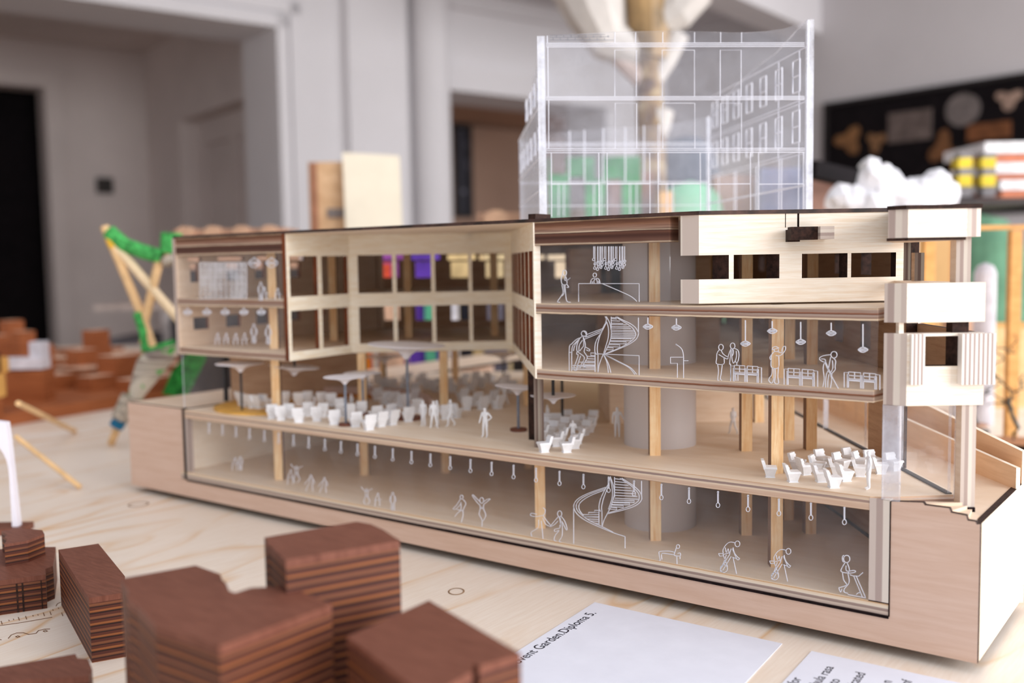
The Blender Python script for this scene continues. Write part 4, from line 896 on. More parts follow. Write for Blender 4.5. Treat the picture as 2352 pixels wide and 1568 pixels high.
def cluster(pts, where, group, sc):
    """pts: (px, py, heading); labels go row by row from the open cut edge, left to right"""
    q = [(tz(x, y, FZ), rz, x) for x, y, rz in pts]
    q = [e for e in q if e[0].y > Y0+.004]
    q.sort(key=lambda e: (-e[0].x*SI + e[0].y*CO))
    rows = []
    n = max(4, math.ceil(len(q)/max(1, round(len(q)/9))))
    for i in range(0, len(q), n): rows.append(sorted(q[i:i+n], key=lambda e: e[2]))
    for ri, r in enumerate(rows):
        rn_ = 'front row' if ri == 0 else 'back row' if ri == len(rows)-1 else ordn(ri+1)+' row'
        for ci, (p, rz, x) in enumerate(r):
            if (p-Vector((-.862, .7125, FZ))).length < .069: p.z = .0980
            chair(p, rz, 'white model chair %s, %s from left, %s' % (where, ordn(ci+1), rn_), group, sc)
z1_ = lambda x, y: (1650+x/3.35, 840+y/3.35)
E_ = RU
rc = [(330, 893, E_+.1), (398, 853, E_-.2), (572, 890, E_), (610, 800, E_-.7), (697, 934, E_+.1), (668, 835, E_+.25), (788, 890, E_), (886, 934, E_), (808, 775, E_-1.1), (768, 820, E_-.6), (976, 884, E_+.1), (912, 838, E_-.3), (950, 800, E_-.9), (1022, 762, E_-1.0), (1092, 848, E_-.3), (1100, 790, E_-.7), (1188, 782, E_-1.3), (1250, 828, E_-.2), (1352, 804, E_-1.2)]
cluster([(*z1_(x, y), r) for x, y, r in rc], 'by the right glazed corner', 'white chairs by the right glazed corner', .95)
z2_ = lambda x, y: (1240+x/7.84, 880+y/7.84)
L_ = RU+math.pi
mc = [(75, 1235, L_+.3), (300, 1300, L_+.5), (480, 1238, L_+.2), (630, 1168, L_+.1), (290, 1130, L_+.1), (370, 1060, L_+.2), (40, 1000, L_), (680, 1080, L_), (220, 940, L_+1.2), (800, 930, L_+.9), (880, 880, L_+.7), (620, 830, L_+1.3), (420, 870, L_+1.1), (720, 820, L_+1.4), (300, 800, L_+1.5), (120, 800, L_+1.3), (940, 740, L_+1.2), (500, 730, L_+1.5), (60, 860, L_+1.2)]
cluster([(*z2_(x, y), r) for x, y, r in mc], 'left of the grey tube', 'white chairs left of the grey tube', 1.0)
z3_ = lambda x, y: (500+x/7.84, 800+y/7.84)
z4_ = lambda x, y: (760+x/7.84, 800+y/7.84)
z5_ = lambda x, y: (1020+x/7.84, 790+y/7.84)
N_ = RU + math.pi/2                                   # facing away from the camera
lc = [(*z3_(x, y), N_+r) for x, y, r in [(450, 1050, -.9), (530, 1075, -.8), (632, 1105, -.7), (765, 1112, -.6), (880, 1095, -.4), (980, 1255, .3), (1150, 1283, .1), (1310, 1240, 0), (1470, 1322, 0), (1630, 1212, .2), (1790, 1300, .1), (1885, 1232, .3), (2090, 1362, .3), (1230, 1040, .1), (1475, 1065, 0), (1640, 1035, .1), (1880, 1055, .1), (2050, 1075, .2), (2205, 1135, .2)]]
lc += [(*z4_(x, y), N_+r) for x, y, r in [(70, 1362, .2), (190, 1215, .3), (330, 1245, .3), (440, 1405, .4), (545, 1195, .3), (685, 1460, .5), (800, 1292, .5), (895, 1402, .6), (1092, 1372, .8), (1055, 1250, .6), (1390, 1312, .3), (1525, 1150, .4), (2062, 1268, .2), (2255, 1240, -.5), (1330, 1060, .4), (1490, 950, .5), (965, 1000, .6), (1110, 1010, .6), (1235, 1052, .6), (830, 930, .4)]]
lc += [(*z5_(x, y), N_+r) for x, y, r in [(410, 1180, .1), (570, 1100, .6), (690, 1180, .5), (960, 1160, .8), (860, 1060, .6), (330, 1020, .5)]]
cluster(lc, 'facing the yellow stage', 'white chairs facing the yellow stage', 1.16)
bc = []
rr = random.Random(3)
for i in range(34):
    x = 640 + i*16.2 + rr.uniform(-5, 5); y = 888 + rr.uniform(-8, 14) + (6 if i % 2 else -4)
    bc.append((x, y, N_+rr.uniform(-.7, .9)))
cluster(bc, 'deep under the courtyard block', 'white chairs deep under the courtyard block', 1.16)

# ================================================================= WHITE PRINTED FIGURES
def figure(p, rz, h, pose, label, name='model_figure'):
    """one continuous skinned body, metres in life size, scaled down"""
    J = {'pel': (0, 0, .95), 'sp': (0, 0, 1.15), 'ch': (0, 0, 1.38), 'nk': (0, .01, 1.50), 'hd': (0, .02, 1.60), 'tp': (0, .02, 1.74),
         'ls': (-.19, 0, 1.42), 'le': (-.25, -.02, 1.14), 'lw': (-.25, .05, .88), 'lf': (-.25, .07, .78),
         'rs': (.19, 0, 1.42), 're': (.25, -.02, 1.14), 'rw': (.25, .05, .88), 'rf': (.25, .07, .78),
         'lh': (-.09, 0, .90), 'lk': (-.10, .02, .50), 'la': (-.11, -.01, .09), 'lt': (-.12, .15, .03),
         'rh': (.09, 0, .90), 'rk': (.10, .02, .50), 'ra': (.11, -.01, .09), 'rt': (.12, .15, .03)}
    J.update(pose)
    RR = {'pel': .14, 'sp': .13, 'ch': .15, 'nk': .06, 'hd': .10, 'tp': .09, 'ls': .075, 'le': .05, 'lw': .036, 'lf': .03, 'rs': .075, 're': .05, 'rw': .036, 'rf': .03,
          'lh': .10, 'lk': .068, 'la': .048, 'lt': .036, 'rh': .10, 'rk': .068, 'ra': .048, 'rt': .036}
    ks = list(J); ix = {k: i for i, k in enumerate(ks)}
    E2 = [('pel', 'sp'), ('sp', 'ch'), ('ch', 'nk'), ('nk', 'hd'), ('hd', 'tp'), ('ch', 'ls'), ('ls', 'le'), ('le', 'lw'), ('lw', 'lf'), ('ch', 'rs'), ('rs', 're'), ('re', 'rw'), ('rw', 'rf'),
          ('pel', 'lh'), ('lh', 'lk'), ('lk', 'la'), ('la', 'lt'), ('pel', 'rh'), ('rh', 'rk'), ('rk', 'ra'), ('ra', 'rt')]
    me = bpy.data.meshes.new(name); me.from_pydata([J[k] for k in ks], [(ix[a], ix[b]) for a, b in E2], []); me.materials.append(WHITE)
    o = bpy.data.objects.new(name, me); COL.objects.link(o)
    sk = o.modifiers.new('skin', 'SKIN'); sk.use_smooth_shade = True
    for k in ks:
        v = me.skin_vertices[0].data[ix[k]]; v.radius = (RR[k], RR[k]*(.8 if k in ('ch', 'sp', 'pel') else 1)); v.use_root = (k == 'pel')
    sb = o.modifiers.new('sub', 'SUBSURF'); sb.levels = 1; sb.render_levels = 2
    s = h/1.80; o.scale = (s, s, s); o.location = (p[0], p[1], p[2]); o.rotation_euler = (0, 0, rz)
    return tag(o, label, 'figure', 'white printed people')
HIP = {'le': (-.40, -.08, 1.18), 'lw': (-.20, .02, 1.0), 'lf': (-.15, .05, .98), 'rk': (.13, .0, .5), 'ra': (.17, -.02, .09), 'rt': (.2, .12, .03), 're': (.27, .02, 1.16), 'rw': (.32, .1, .92), 'rf': (.34, .12, .82)}
WALK = {'lk': (-.1, .16, .52), 'la': (-.11, .2, .1), 'lt': (-.12, .36, .05), 'rk': (.1, -.06, .5), 'ra': (.11, -.28, .14), 'rt': (.12, -.14, .03), 'lw': (-.25, -.16, .9), 'lf': (-.25, -.18, .8), 'rw': (.25, .22, .92), 'rf': (.25, .26, .84)}
HOLD = {'le': (-.27, .04, 1.16), 'lw': (-.12, .24, 1.18), 'lf': (-.04, .28, 1.2), 're': (.27, .04, 1.16), 'rw': (.12, .24, 1.18), 'rf': (.04, .28, 1.2), 'hd': (0, .05, 1.6), 'tp': (0, .08, 1.72)}
WIDE = {'la': (-.2, -.02, .09), 'lk': (-.15, .02, .5), 'lt': (-.24, .12, .03), 'ra': (.2, -.02, .09), 'rk': (.15, .02, .5), 'rt': (.24, .12, .03)}
def fig(x, y, hpx, rz, pose, lab):
    p = tz(x, y, FZ); d = (p-CAMP).dot(f_); figure(p, rz, hpx/FPX*d, pose, lab)
fig(1115, 1004, 71, RU+math.pi*.85, HIP, 'white model person standing alone with hand on hip at the front edge')
fig(1418, 1005, 74, RU, {'re': (.3, 0, 1.18), 'rw': (.42, .02, .94), 'rf': (.46, .03, .86)}, 'white model person standing beside the grey tube')
fig(1316, 1016, 54, RU+math.pi, HOLD, 'white model person in the middle of the chairs left of the grey tube')
fig(1995, 1124, 94, RU+1.45, {}, 'white model person standing in profile by the right glazed corner')
fig(973, 978, 62, RU+2.6, {}, 'leftmost of the white model people standing together near the dark umbrella base')
fig(997, 983, 66, RU+math.pi, WIDE, 'white model person with legs apart in the standing group')
fig(1005, 978, 62, RU+1.2, {}, 'white model person half hidden behind the one with legs apart')
fig(1036, 979, 65, RU+1.7, WALK, 'rightmost white model person of the standing group, walking')
fig(1684, 997, 64, RU+.6, WALK, 'white model person walking behind the column right of the grey tube')
fig(1160, 930, 52, RU+.9, WALK, 'white model person behind the low umbrella beside the corner column')
fig(723, 945, 36, RU+2, {}, 'white model person among the back rows right of the yellow stage')
fig(808, 940, 38, RU+2.4, {}, 'white model person between the two small umbrellas')
fig(1258, 975, 48, RU+2.0, {}, 'white model person behind the hanging white dish')

# ================================================================= MUSHROOM UMBRELLAS
def umbrella(p, h, r, lab, base=True, tilt=0.0, tdir=0.0, rise=None, grp='mushroom canopies in the courtyard'):
    """trumpet shaped canopy on a thin rod; rise: rod goes up to that height instead"""
    t = thing('mushroom_umbrella', lab, 'umbrella', p, grp)
    T = Matrix.Rotation(tilt, 3, Vector((math.cos(tdir), math.sin(tdir), 0)))
    mb = MB(); k = r*.36
    mb.lathe((p[0], p[1], p[2]+h), [(r*.055, -k), (r*.08, -k*.92), (r*.13, -k*.72), (r*.22, -k*.5), (r*.40, -k*.30), (r*.7, -k*.13), (r*.97, -k*.03), (r, k*.02), (r*.97, k*.06), (r*.9, k*.05), (0, k*.04)], 32, 0, T)
    mb.obj('canopy', plain('canopy_print', (244, 243, 250), .5, .3, .02), t, smooth=False)
    mb = MB()
    if rise is None: mb.tube([(p[0], p[1], p[2]+(.002 if base else 0)), (p[0], p[1], p[2]+h-k*.9)], .0013, 10)
    else: mb.tube([(p[0], p[1], p[2]+h-k*.3), (p[0], p[1], rise)], .0014, 10)
    mb.obj('rod', STEEL if rise is None and base else IRON, t, smooth=False)
    if base:
        mb = MB(); b = r*.36 if r < .03 else .014
        mb.lathe(p, [(b, 0), (b, .0024), (0, .0024)], 28); mb.obj('foot_disc', [WALNUT], t)
g1 = tz(795, 977, FZ); umbrella(g1, .0470, .0205, 'small lilac white umbrella at the front edge, rod foot on a dark disc', True)
g2 = tz(835, 952, FZ); umbrella(g2, .0430, .0195, 'small lilac white umbrella just behind the frontmost one')
g3 = tz(938, 962, FZ); umbrella(g3, .0738, .0385, 'largest lilac white umbrella, standing tall in the courtyard', True, .05, 2.2)
g4 = tz(1191, 989, FZ); umbrella(g4, .0405, .0215, 'low greyish umbrella beside the dark corner column', True, .09, 2.5)
g5 = ty(1272, 1010, .70); g5 = Vector((g5.x, g5.y, 0)); z5 = tpl(1272, 908, g5, NW).z; g5.z = FZ
umbrella(g5, z5-FZ, .0198, 'white dish hanging from a dark rod under the right block', False, 0, 0, .1565)
g6 = tz(1292, 975, FZ); umbrella(g6, .0560, .0150, 'white umbrella half hidden behind the hanging white dish', False)
g7 = tz(680, 945, FZ); z7 = tpl(680, 842, g7, NW).z; umbrella(g7, z7-FZ, .0265, 'tilted white dish under the left block corner', False, .10, 2.4, .1565)
g8 = tz(556, 941, .0980); z8 = tpl(552, 828, g8, NW).z; umbrella(g8, min(z8-.0980-.003, .0555), .026, 'wide cream canopy under the left wing', False)
g9 = tz(1157, 880, FZ); z9 = tpl(1157, 812, g9, NW).z; umbrella(g9, z9-FZ, .026, 'dark shaded umbrella at the far side of the courtyard', False)
g10 = tz(885, 885, FZ); z10 = tpl(885, 818, g10, NW).z; umbrella(g10, z10-FZ, .026, 'pinkish umbrella behind the largest one', False)

# ================================================================= DARK CITY BLOCKS IN FRONT
def block(name, lab, top_px, ztop, more=None, per=None):
    P = [tz(x, y, ztop) for x, y in top_px]
    c = sum((Vector((p.x, p.y, 0)) for p in P), Vector())/len(P)
    t = thing(name, lab, 'massing block', (c.x, c.y, TZ), 'dark layered city blocks')
    mb = MB(); mb.prism(P, TZ, ztop-.004, 0, 0); mb.obj('layered_body', STACK, t)
    mb = MB(); mb.prism(P, ztop-.0039, ztop, 0, 0); mb.obj('top_layer', WALNUT, t)
    return t
block('massing_block', 'tall dark block with a rounded corner nearest the section model', [(607, 1234), (640, 1228), (819, 1197.5), (851, 1203), (880, 1216), (918, 1241), (656, 1286), (622, 1254), (612, 1248), (616, 1243)], .113)
block('massing_block', 'largest dark block with stepped outline in front', [(278, 1328), (449, 1298), (506, 1318), (510, 1331), (519, 1338), (526, 1356), (540, 1361), (577, 1349), (653, 1346), (700, 1361), (762, 1387), (503, 1484), (430, 1458), (357, 1435), (316, 1390), (293, 1375), (296, 1357), (283, 1339)], .097)
block('massing_block', 'dark block with a notched edge covering the corner of the white sheet', [(797, 1461), (985, 1378), (1196, 1500), (1108, 1527), (1100, 1535), (1095, 1522), (1085, 1524), (1086, 1540), (1000, 1590), (960, 1585)], .090)
pb = tz(219, 1527, 0); hB = .0365
block('massing_block', 'narrow slab shaped dark block between podium and the largest block', [(134, 1262), (226, 1248), (287, 1323), (282, 1361), (204, 1373)], hB)
pod = [(-60, 1265), (60, 1256), (128, 1255.5), (128, 1260), (122, 1299), (104.5, 1306), (104.5, 1319), (0, 1333), (-60, 1345)]
zp = .0193
t = block('massing_block', 'dark podium block with a small five sided tower on top at the left edge', pod, zp)
pa_, pb_ = tz(0, 1333, zp), tz(104.5, 1319, zp)
mb = MB()
for x0, x1 in ((35, 39), (48, 52), (92, 94.5)):
    e0 = pa_ + (pb_-pa_)*(x0/104.5); e1 = pa_ + (pb_-pa_)*(x1/104.5); nn_ = Vector((pb_.y-pa_.y, -(pb_.x-pa_.x), 0)).normalized()*.0004
    mb = MB(); mb.prism([e0+nn_, e1+nn_, e1-nn_, e0-nn_], TZ+.0002, zp-.004, 0, 0); mb.obj('facade_groove', BURNT, t)
P = [tz(x, y, zp+.0174) for x, y in ((3, 1219), (54, 1213), (97, 1217), (102, 1226), (63, 1241), (10, 1250), (17, 1237), (10, 1233), (17, 1228))]
mb = MB(); mb.prism(P, zp, zp+.0150, 0, 0); mb.obj('tower_body', STACK, t)
mb = MB(); mb.prism(P, zp+.0151, zp+.0174, 0, 0); mb.obj('tower_top', WALNUT, t)
block('massing_block', 'low dark block at the bottom left corner', [(-60, 1541), (0, 1531), (173, 1501), (178, 1511), (202, 1513), (212, 1537), (205, 1552), (60, 1562), (-60, 1580)], .034)

# ================================================================= PRINTED SHEETS
def sheet(name, lab, corner, along, down, lw, lh):
    a = Vector((corner.x, corner.y, TZ)); d1 = along.normalized(); d2 = down.normalized()
    t = thing(name, lab, 'paper', (a.x, a.y, TZ), 'white sheets on the table')
    mb = MB(); mb.prism([a, a+d1*lw, a+d1*lw+d2*lh, a+d2*lh], TZ+.0001, TZ+.0005); mb.obj('paper', PAPER, t); return t, d1, d2
def text(parent, s, p, xdir, size, align='RIGHT', name='printed_text'):
    c = bpy.data.curves.new('txt', 'FONT'); c.body = s; c.size = size; c.align_x = align; c.extrude = .00004; c.offset = .00005
    o = bpy.data.objects.new('txt', c); COL.objects.link(o)
    dg = bpy.context.evaluated_depsgraph_get(); me = bpy.data.meshes.new_from_object(o.evaluated_get(dg)); bpy.data.objects.remove(o)
    me.materials.append(INK)
    o = bpy.data.objects.new(name, me); COL.objects.link(o); o.parent = parent
    ang = math.atan2(xdir.y, xdir.x); o.rotation_euler = (0, 0, ang)
    q = Vector((p.x, p.y, TZ+.00052)) - origin(parent); o.location = q
    o['label'] = 'line of black print'; return o
c0, c1, c2 = tz(1366, 1384), tz(1802, 1480), tz(1180, 1502)
sh, d1, d2 = sheet('printed_sheet', 'white sheet with one printed line along its left edge', c0, c1-c0, c2-c0, .146, .21)
pe = tz(1371, 1409); text(sh, 'Covent Garden.Diploma 5.', pe, -d2, .0104)
k0, k1, k2 = tz(1864, 1496), tz(2100, 1547), tz(1798, 1568)
sh2, e1, e2 = sheet('printed_sheet', 'white sheet with several short printed lines at the bottom edge', k0, k1-k0, k2-k0, .146, .105)
for s, x, y in (('for', 1842, 1560), ('bula rasa', 1916, 1534), ('to', 1931, 1563), ('icated', 1989, 1548), ('n', 2050, 1566), ('of', 2096, 1566)): text(sh2, s, tz(x, y), -e2, .0090)

# ================================================================= CITY SITE MODEL, BACK LEFT
BLK = wood('city_block', (178, 106, 64), (140, 76, 40), (12, 12, 240), fleck=.25)
BLKT = wood('city_block_top', (236, 202, 176), (214, 168, 138), (30, 30, 60), fleck=.25)
s0, s1 = tz(-60, 992), tz(300, 932)
sd = (s1-s0).normalized(); sn = Vector((-sd.y, sd.x, 0))
site = thing('city_site_model', 'brown city model of many wooden blocks at the back left of the table', 'architectural model', s0+sd*.3+sn*.3)
m = MB(); SW = (s1-s0).length + .55
m.prism([s0-sd*.35, s0+sd*SW, s0+sd*SW+sn*1.25, s0-sd*.35+sn*1.25], TZ+.0002, .014); m.obj('base_board', BLK, site)
rr = random.Random(11)
def sblock(a, b, w, d, h, ang=0, name='city_block'):
    c = s0 + sd*a + sn*b
    for ex, er in ((td(-72, 905, 1.62), .075), (td(20, 840, 1.80), .12), (td(90, 820, 1.81), .05)):
        if name == 'city_block' and (Vector((c.x, c.y, 0))+sd*w/2+sn*d/2-Vector((ex.x, ex.y, 0))).length < er+w*.4: return
    e1 = (sd*math.cos(ang)+sn*math.sin(ang)); e2 = Vector((-e1.y, e1.x, 0)); mb = MB()
    mb.prism([c, c+e1*w, c+e1*w+e2*d, c+e2*d], .0141, .014+h, 1, 0); mb.obj(name, [BLK, BLKT], site)
rowb = .015
while rowb < 1.1:
    a = -.3 + rr.uniform(0, .05); dep = rr.uniform(.045, .085)
    while a < SW-.08:
        w = rr.uniform(.03, .11); h = rr.uniform(.014, .036)
        if rr.random() < .08: h *= 1.7
        sblock(a, rowb, w, dep*rr.uniform(.7, 1), h, rr.uniform(-.06, .06)); a += w + rr.uniform(.006, .022)
    rowb += dep + rr.uniform(.014, .034)
for x, y0, y1, w, b in ((40, 735, 800, .042, 2.35), (66, 760, 815, .040, 2.25), (112, 790, 868, .030, 1.95), (236, 757, 835, .043, 2.15), (2, 770, 840, .06, 2.3), (205, 802, 835, .05, 2.1), (300, 815, 850, .07, 2.0)):
    p = td(x, y1, b); q = td(x, y0, b); mb = MB(); e1 = sd; e2 = sn
    c = Vector((p.x, p.y, 0)); mb.prism([c-e1*w/2, c+e1*w/2, c+e1*w/2+e2*w*.8, c-e1*w/2+e2*w*.8], .0141, q.z, 1, 0); mb.obj('city_tower', [BLK, BLKT], site)
# white terrace and yellow ribbed hall standing by the city model
p = tz(40, 905, .05)
def simple(name, lab, cat, parts, grp=None):
    """parts: (part name, MB, material)"""
    allv = [v for _, mb, _ in parts for v in mb.v]
    lo = [min(v[i] for v in allv) for i in range(3)]; hi = [max(v[i] for v in allv) for i in range(3)]
    t = thing(name, lab, cat, ((lo[0]+hi[0])/2, (lo[1]+hi[1])/2, lo[2]), grp)
    for n_, mb, mt in parts: mb.obj(n_, mt, t)
    return t
def fbox(x0, y0, x1, y1, d, th, zb=None, slant=0):
    """upright box whose front face spans the given rectangle at depth d"""
    p, q = td(x0, y1, d), td(x1, y0, d); mb = MB()
    a = Vector((p.x, p.y, 0)); w = (Vector((q.x, q.y, 0))-a).dot(NU)
    z0 = p.z if zb is None else zb
    mb.prism([a, a+NU*w, a+NU*w+NW*th, a+NW*th], z0, q.z, 0, 0); return mb
YEL = plain('yellow_ply', (226, 172, 96), .6, .2, .06, 20)
hall = MB(); d = 1.62; k = 10
pa = td(-40, 910, d); pb2 = td(52, 910, d)
ctr = Vector((pa.x, pa.y, .0)); n_ = 14
for i in range(n_):
    a0, a1 = math.pi*i/n_, math.pi*(i+1)/n_
    c = td(-72, 905, d); R0 = .061
    hall.prism([Vector((c.x, c.y, 0))+NU*(R0*math.cos(a0))+NW*(R0*math.sin(a0)-.0), Vector((c.x, c.y, 0))+NU*(R0*math.cos(a1))+NW*(R0*math.sin(a1)), Vector((c.x, c.y, 0))+NU*(R0*.9*math.cos(a1))+NW*(R0*.9*math.sin(a1)), Vector((c.x, c.y, 0))+NU*(R0*.9*math.cos(a0))+NW*(R0*.9*math.sin(a0))], .0842, .106, 0, 0)
hb = MB(); c = td(-72, 905, d); hb.lathe((c.x, c.y, .0442), [(.055, 0), (.055, .050), (.035, .066), (0, .068)], 30)
ribs = MB()
for i in range(6):
    a0 = -math.pi*.05 - math.pi*.5*i/5
    q = Vector((c.x, c.y, 0))+NU*(.058*math.cos(a0))+NW*(.058*math.sin(a0)); ribs.tube([(q.x, q.y, .0842), (q.x, q.y, .118)], .0022, 6)
ft = MB(); ft.lathe((c.x, c.y, .0141), [(.05, 0), (.05, .030)], 24)
simple('yellow_round_hall', 'round yellow plywood hall with dark ribs in front of the city blocks', 'architectural model', [('drum', hb, YEL), ('ribs', ribs, BURNT), ('gallery', hall, YEL), ('plinth', ft, BLK)])
tw1 = fbox(-60, 822, 96, 850, 1.78, .035); tw2 = fbox(68, 785, 96, 825, 1.782, .03)
fb = fbox(-70, 851, 100, 900, 1.782, .045, .0141); fb.obj('city_block', [BLK], site)
simple('white_terrace_model', 'white stepped terrace model among the brown blocks at the far left', 'architectural model', [('terrace', tw1, plain('white_card', (226, 222, 228))), ('tower', tw2, plain('white_card_tower', (222, 220, 228)))])
# white arch with props
d = .975
aw = MB(); P0, P1 = td(-50, 1190, d), td(40, 1190, d); zt = td(20, 963, d).z; L = (P1-P0).dot(NU); a = Vector((P0.x, P0.y, 0)); b = a+NU*L
zb = TZ+.0062
arch = [(0, zb), (L*.05, zb)] + [(L*.45 - L*.40*math.cos(math.pi*i/12), zb+.052+.030*math.sin(math.pi*i/12)) for i in range(13)] + [(L*.85, zb), (L, zb), (L-.004, zt-.028), (L-.006, zt-.002), (L-.02, zt), (0, zt+.004)]
aw.wallpoly(a, b, arch, .008, 0, 0)
pl = MB(); pl.prism([a-NU*.01-NW*.01, b+NU*.008-NW*.01, b+NU*.006+NW*.02, a-NU*.01+NW*.02], TZ+.0001, TZ+.006, 0, 0)
simple('white_arch_model', 'white arched model on a thin brown plinth at the left edge', 'architectural model', [('arch', aw, plain('white_plaster', (238, 236, 246), .6, .2, .01)), ('plinth', pl, WALNUT)])
DOW = plain('wooden_dowel', (228, 190, 140), .55, .25, .06, 60)
def stick(x0, y0, z0, x1, y1, r, lab, z1=None):
    p, q = tz(x0, y0, z0), tz(x1, y1, TZ+.0034) if z1 is None else tz(x1, y1, z1); mb = MB(); mb.tube([p, q], r, 10)
    tag(mb.obj('wooden_stick', DOW), lab, 'stick', 'wooden sticks leaning at left')
stick(36, 1002, .052, 184, 1118, .0030, 'pale wooden stick leaning from the white arch down to the table')
stick(42, 926, .085, 172, 990, .0036, 'ochre wooden stick running down from the yellow round hall')

# ================================================================= KNITTED STICK MODEL
GRN, GRYY = plain('green_yarn', (74, 162, 86), .9, .1, .25, 160), plain('grey_yarn', (176, 166, 152), .9, .1, .22, 160)
kd = 1.42
kp_ = lambda x, y, d=kd: td(x, y, d)
def rod(pts, r, n=8):
    mb = MB(); mb.tube(pts, r, n); return mb
foot = tz(255, 1018, TZ+.004)
body = MB(); ring = []
sec = [(287, 945, 26), (300, 915, 38), (318, 880, 66), (338, 845, 90), (356, 812, 108), (372, 796, 110)]
for i, (x, y, w) in enumerate(sec):
    c = kp_(x+12, y); r = w/2/FPX*kd
    for j in range(14):
        an = 2*math.pi*j/14; body.v.append(c + NU*(r*math.cos(an)) + NW*(r*.55*math.sin(an)) + Vector((0, 0, r*.25*math.cos(an))))
for i in range(len(sec)-1):
    for j in range(14): body.f.append([i*14+j, i*14+(j+1) % 14, (i+1)*14+(j+1) % 14, (i+1)*14+j]); body.m.append(0)
body.f.append(list(range(13, -1, -1))); body.m.append(0)
body.f.append([len(body.v)-14+j for j in range(14)]); body.m.append(0)
knit = NT('striped_knit'); gg = knit.pos((6, 6, 46)); wv = knit.noise(gg, 1.0, 2, .5, .6); nb2 = knit.noise(knit.pos(), 55, 2)
kc = knit.ramp(wv, [(.36, (206, 198, 182)), (.46, (150, 138, 128)), (.54, (214, 206, 190)), (.64, (128, 116, 110))], 'LINEAR')
kc = knit.mix(knit.ramp(nb2, [(.62, (0, 0, 0)), (.68, (255, 255, 255))]), kc, (84, 176, 84)); KNIT = knit.done(kc, .9, .1)
sail = MB(); q = [kp_(372, 905, kd+.05), kp_(424, 912, kd+.05), kp_(470, 822, kd+.05), kp_(436, 806, kd+.05), kp_(396, 850, kd+.05)]
sail.add(q + [p+NW*.012 for p in q], [(0, 1, 2, 3, 4), (9, 8, 7, 6, 5)] + [(i, 5+i, 5+(i+1) % 5, (i+1) % 5) for i in range(5)])
parts = [('leg_stick', rod([foot, kp_(285, 945), kp_(310, 900)], .0058), DOW),
 ('leg_stick', rod([kp_(240, 520), kp_(325, 722), kp_(352, 800)], .0062), DOW), ('leg_stick', rod([kp_(258, 556), kp_(330, 640), kp_(412, 735)], .0064), plain('pale_dowel', (238, 214, 176), .5, .25, .04, 60)),
 ('leg_stick', rod([kp_(366, 598), kp_(333, 735), kp_(330, 790)], .0062), DOW), ('leg_stick', rod([kp_(392, 535), kp_(388, 590)], .007), DOW),
 ('green_wrap', rod([kp_(250, 532), kp_(285, 562), kp_(330, 578), kp_(372, 590)], .0105, 12), GRN), ('green_wrap', rod([kp_(394, 536), kp_(392, 582)], .0150, 12), GRN),
 ('green_wrap', rod([kp_(318, 718), kp_(332, 762), kp_(336, 800), kp_(360, 805), kp_(400, 790)], .0080, 12), GRN), ('grey_wrap', rod([kp_(395, 588), kp_(400, 604)], .0165, 12), GRYY),
 ('yellow_tape', rod([kp_(254, 548), kp_(264, 568)], .0078, 10), plain('yellow_tape', (238, 188, 60))), ('blue_tape', rod([kp_(266, 980), kp_(276, 964)], .0100, 10), plain('blue_tape', (24, 108, 148))),
 ('pink_bead', rod([kp_(332, 772), kp_(340, 778)], .006, 10), plain('pink_bead', (214, 96, 110))),
 ('knitted_sleeve', body, KNIT), ('green_sail', sail, plain('dark_green_knit', (48, 128, 58), .9, .1, .3, 120)), ('grey_sock', rod([kp_(276, 962), kp_(300, 910)], .0130, 12), GRYY)]
simple('knitted_stick_model', 'leaning stick frame wrapped in green and grey knitting behind the left end', 'craft model', parts)

# ================================================================= BACKGROUND BEHIND THE SECTION MODEL
mb = fbox(215, 698, 420, 712, 3.9, .6); lg = [fbox(x, 712, x+12, 1100, 3.92, .03, FLOORZ) for x in (388, 405)]
simple('side_table', 'pale side table standing in the room beyond the city model', 'table', [('table_top', mb, plain('side_table_top', (206, 188, 178)))] + [('leg', l, plain('side_table_leg', (200, 190, 186))) for l in lg])
mb = fbox(255, 775, 330, 900, 3.75, .35, FLOORZ); mb2 = fbox(398, 728, 425, 900, 3.7, .3, FLOORZ)
simple('dark_stool', 'dark grey stool half hidden beyond the brown blocks', 'stool', [('seat_box', mb, plain('dark_grey', (86, 82, 86)))])
simple('black_bin', 'black bin under the side table at the left', 'bin', [('bin_body', mb2, plain('dark_bin', (40, 36, 40)))])
# gabled wooden rows seen over the roof
GAB = plain('gable_wood', (196, 158, 130), .6, .2, .06, 30)
def gables(x0, x1, y, d, n, lab, th=.12):
    p, q = td(x0, y, d), td(x1, y-10, d); L = (q-p).dot(NU); zb = .0
    par = []
    mb = MB(); a = Vector((p.x, p.y, 0)); mb.prism([a, a+NU*L, a+NU*L+NW*th, a+NW*th], .2451, p.z, 0, 0)
    pm = MB(); pm.prism([a, a+NU*L, a+NU*L+NW*th, a+NW*th], TZ+.0001, .245, 0, 0); par.append(('plinth', pm, plain('dark_plinth', (66, 60, 60), .7, .15, .1, 30))); par.append(('long_block', mb, plain('gable_block', (184, 146, 122), .6, .2, .05, 30)))
    for i in range(n):
        mb = MB(); s = L/n*i + L/n*.15; w = L/n*.6
        mb.wallpoly(a+NU*s-NW*.012, a+NU*(s+w)-NW*.012, [(0, p.z-.02)] + [(w*(.5-.5*math.cos(math.pi*j/10)), p.z-.008+.013*math.sin(math.pi*j/10)) for j in range(11)] + [(w, p.z-.02)], .03, 0, 0)
        par.append(('gable', mb, GAB))
    simple('wooden_row_model', lab, 'architectural model', par)
gables(398, 655, 527, 1.75, 4, 'long wooden row with rounded gables showing above the left wing roof')
gables(1096, 1385, 489, 1.95, 3, 'long wooden row with rounded gables seen through the foot of the acrylic tower')
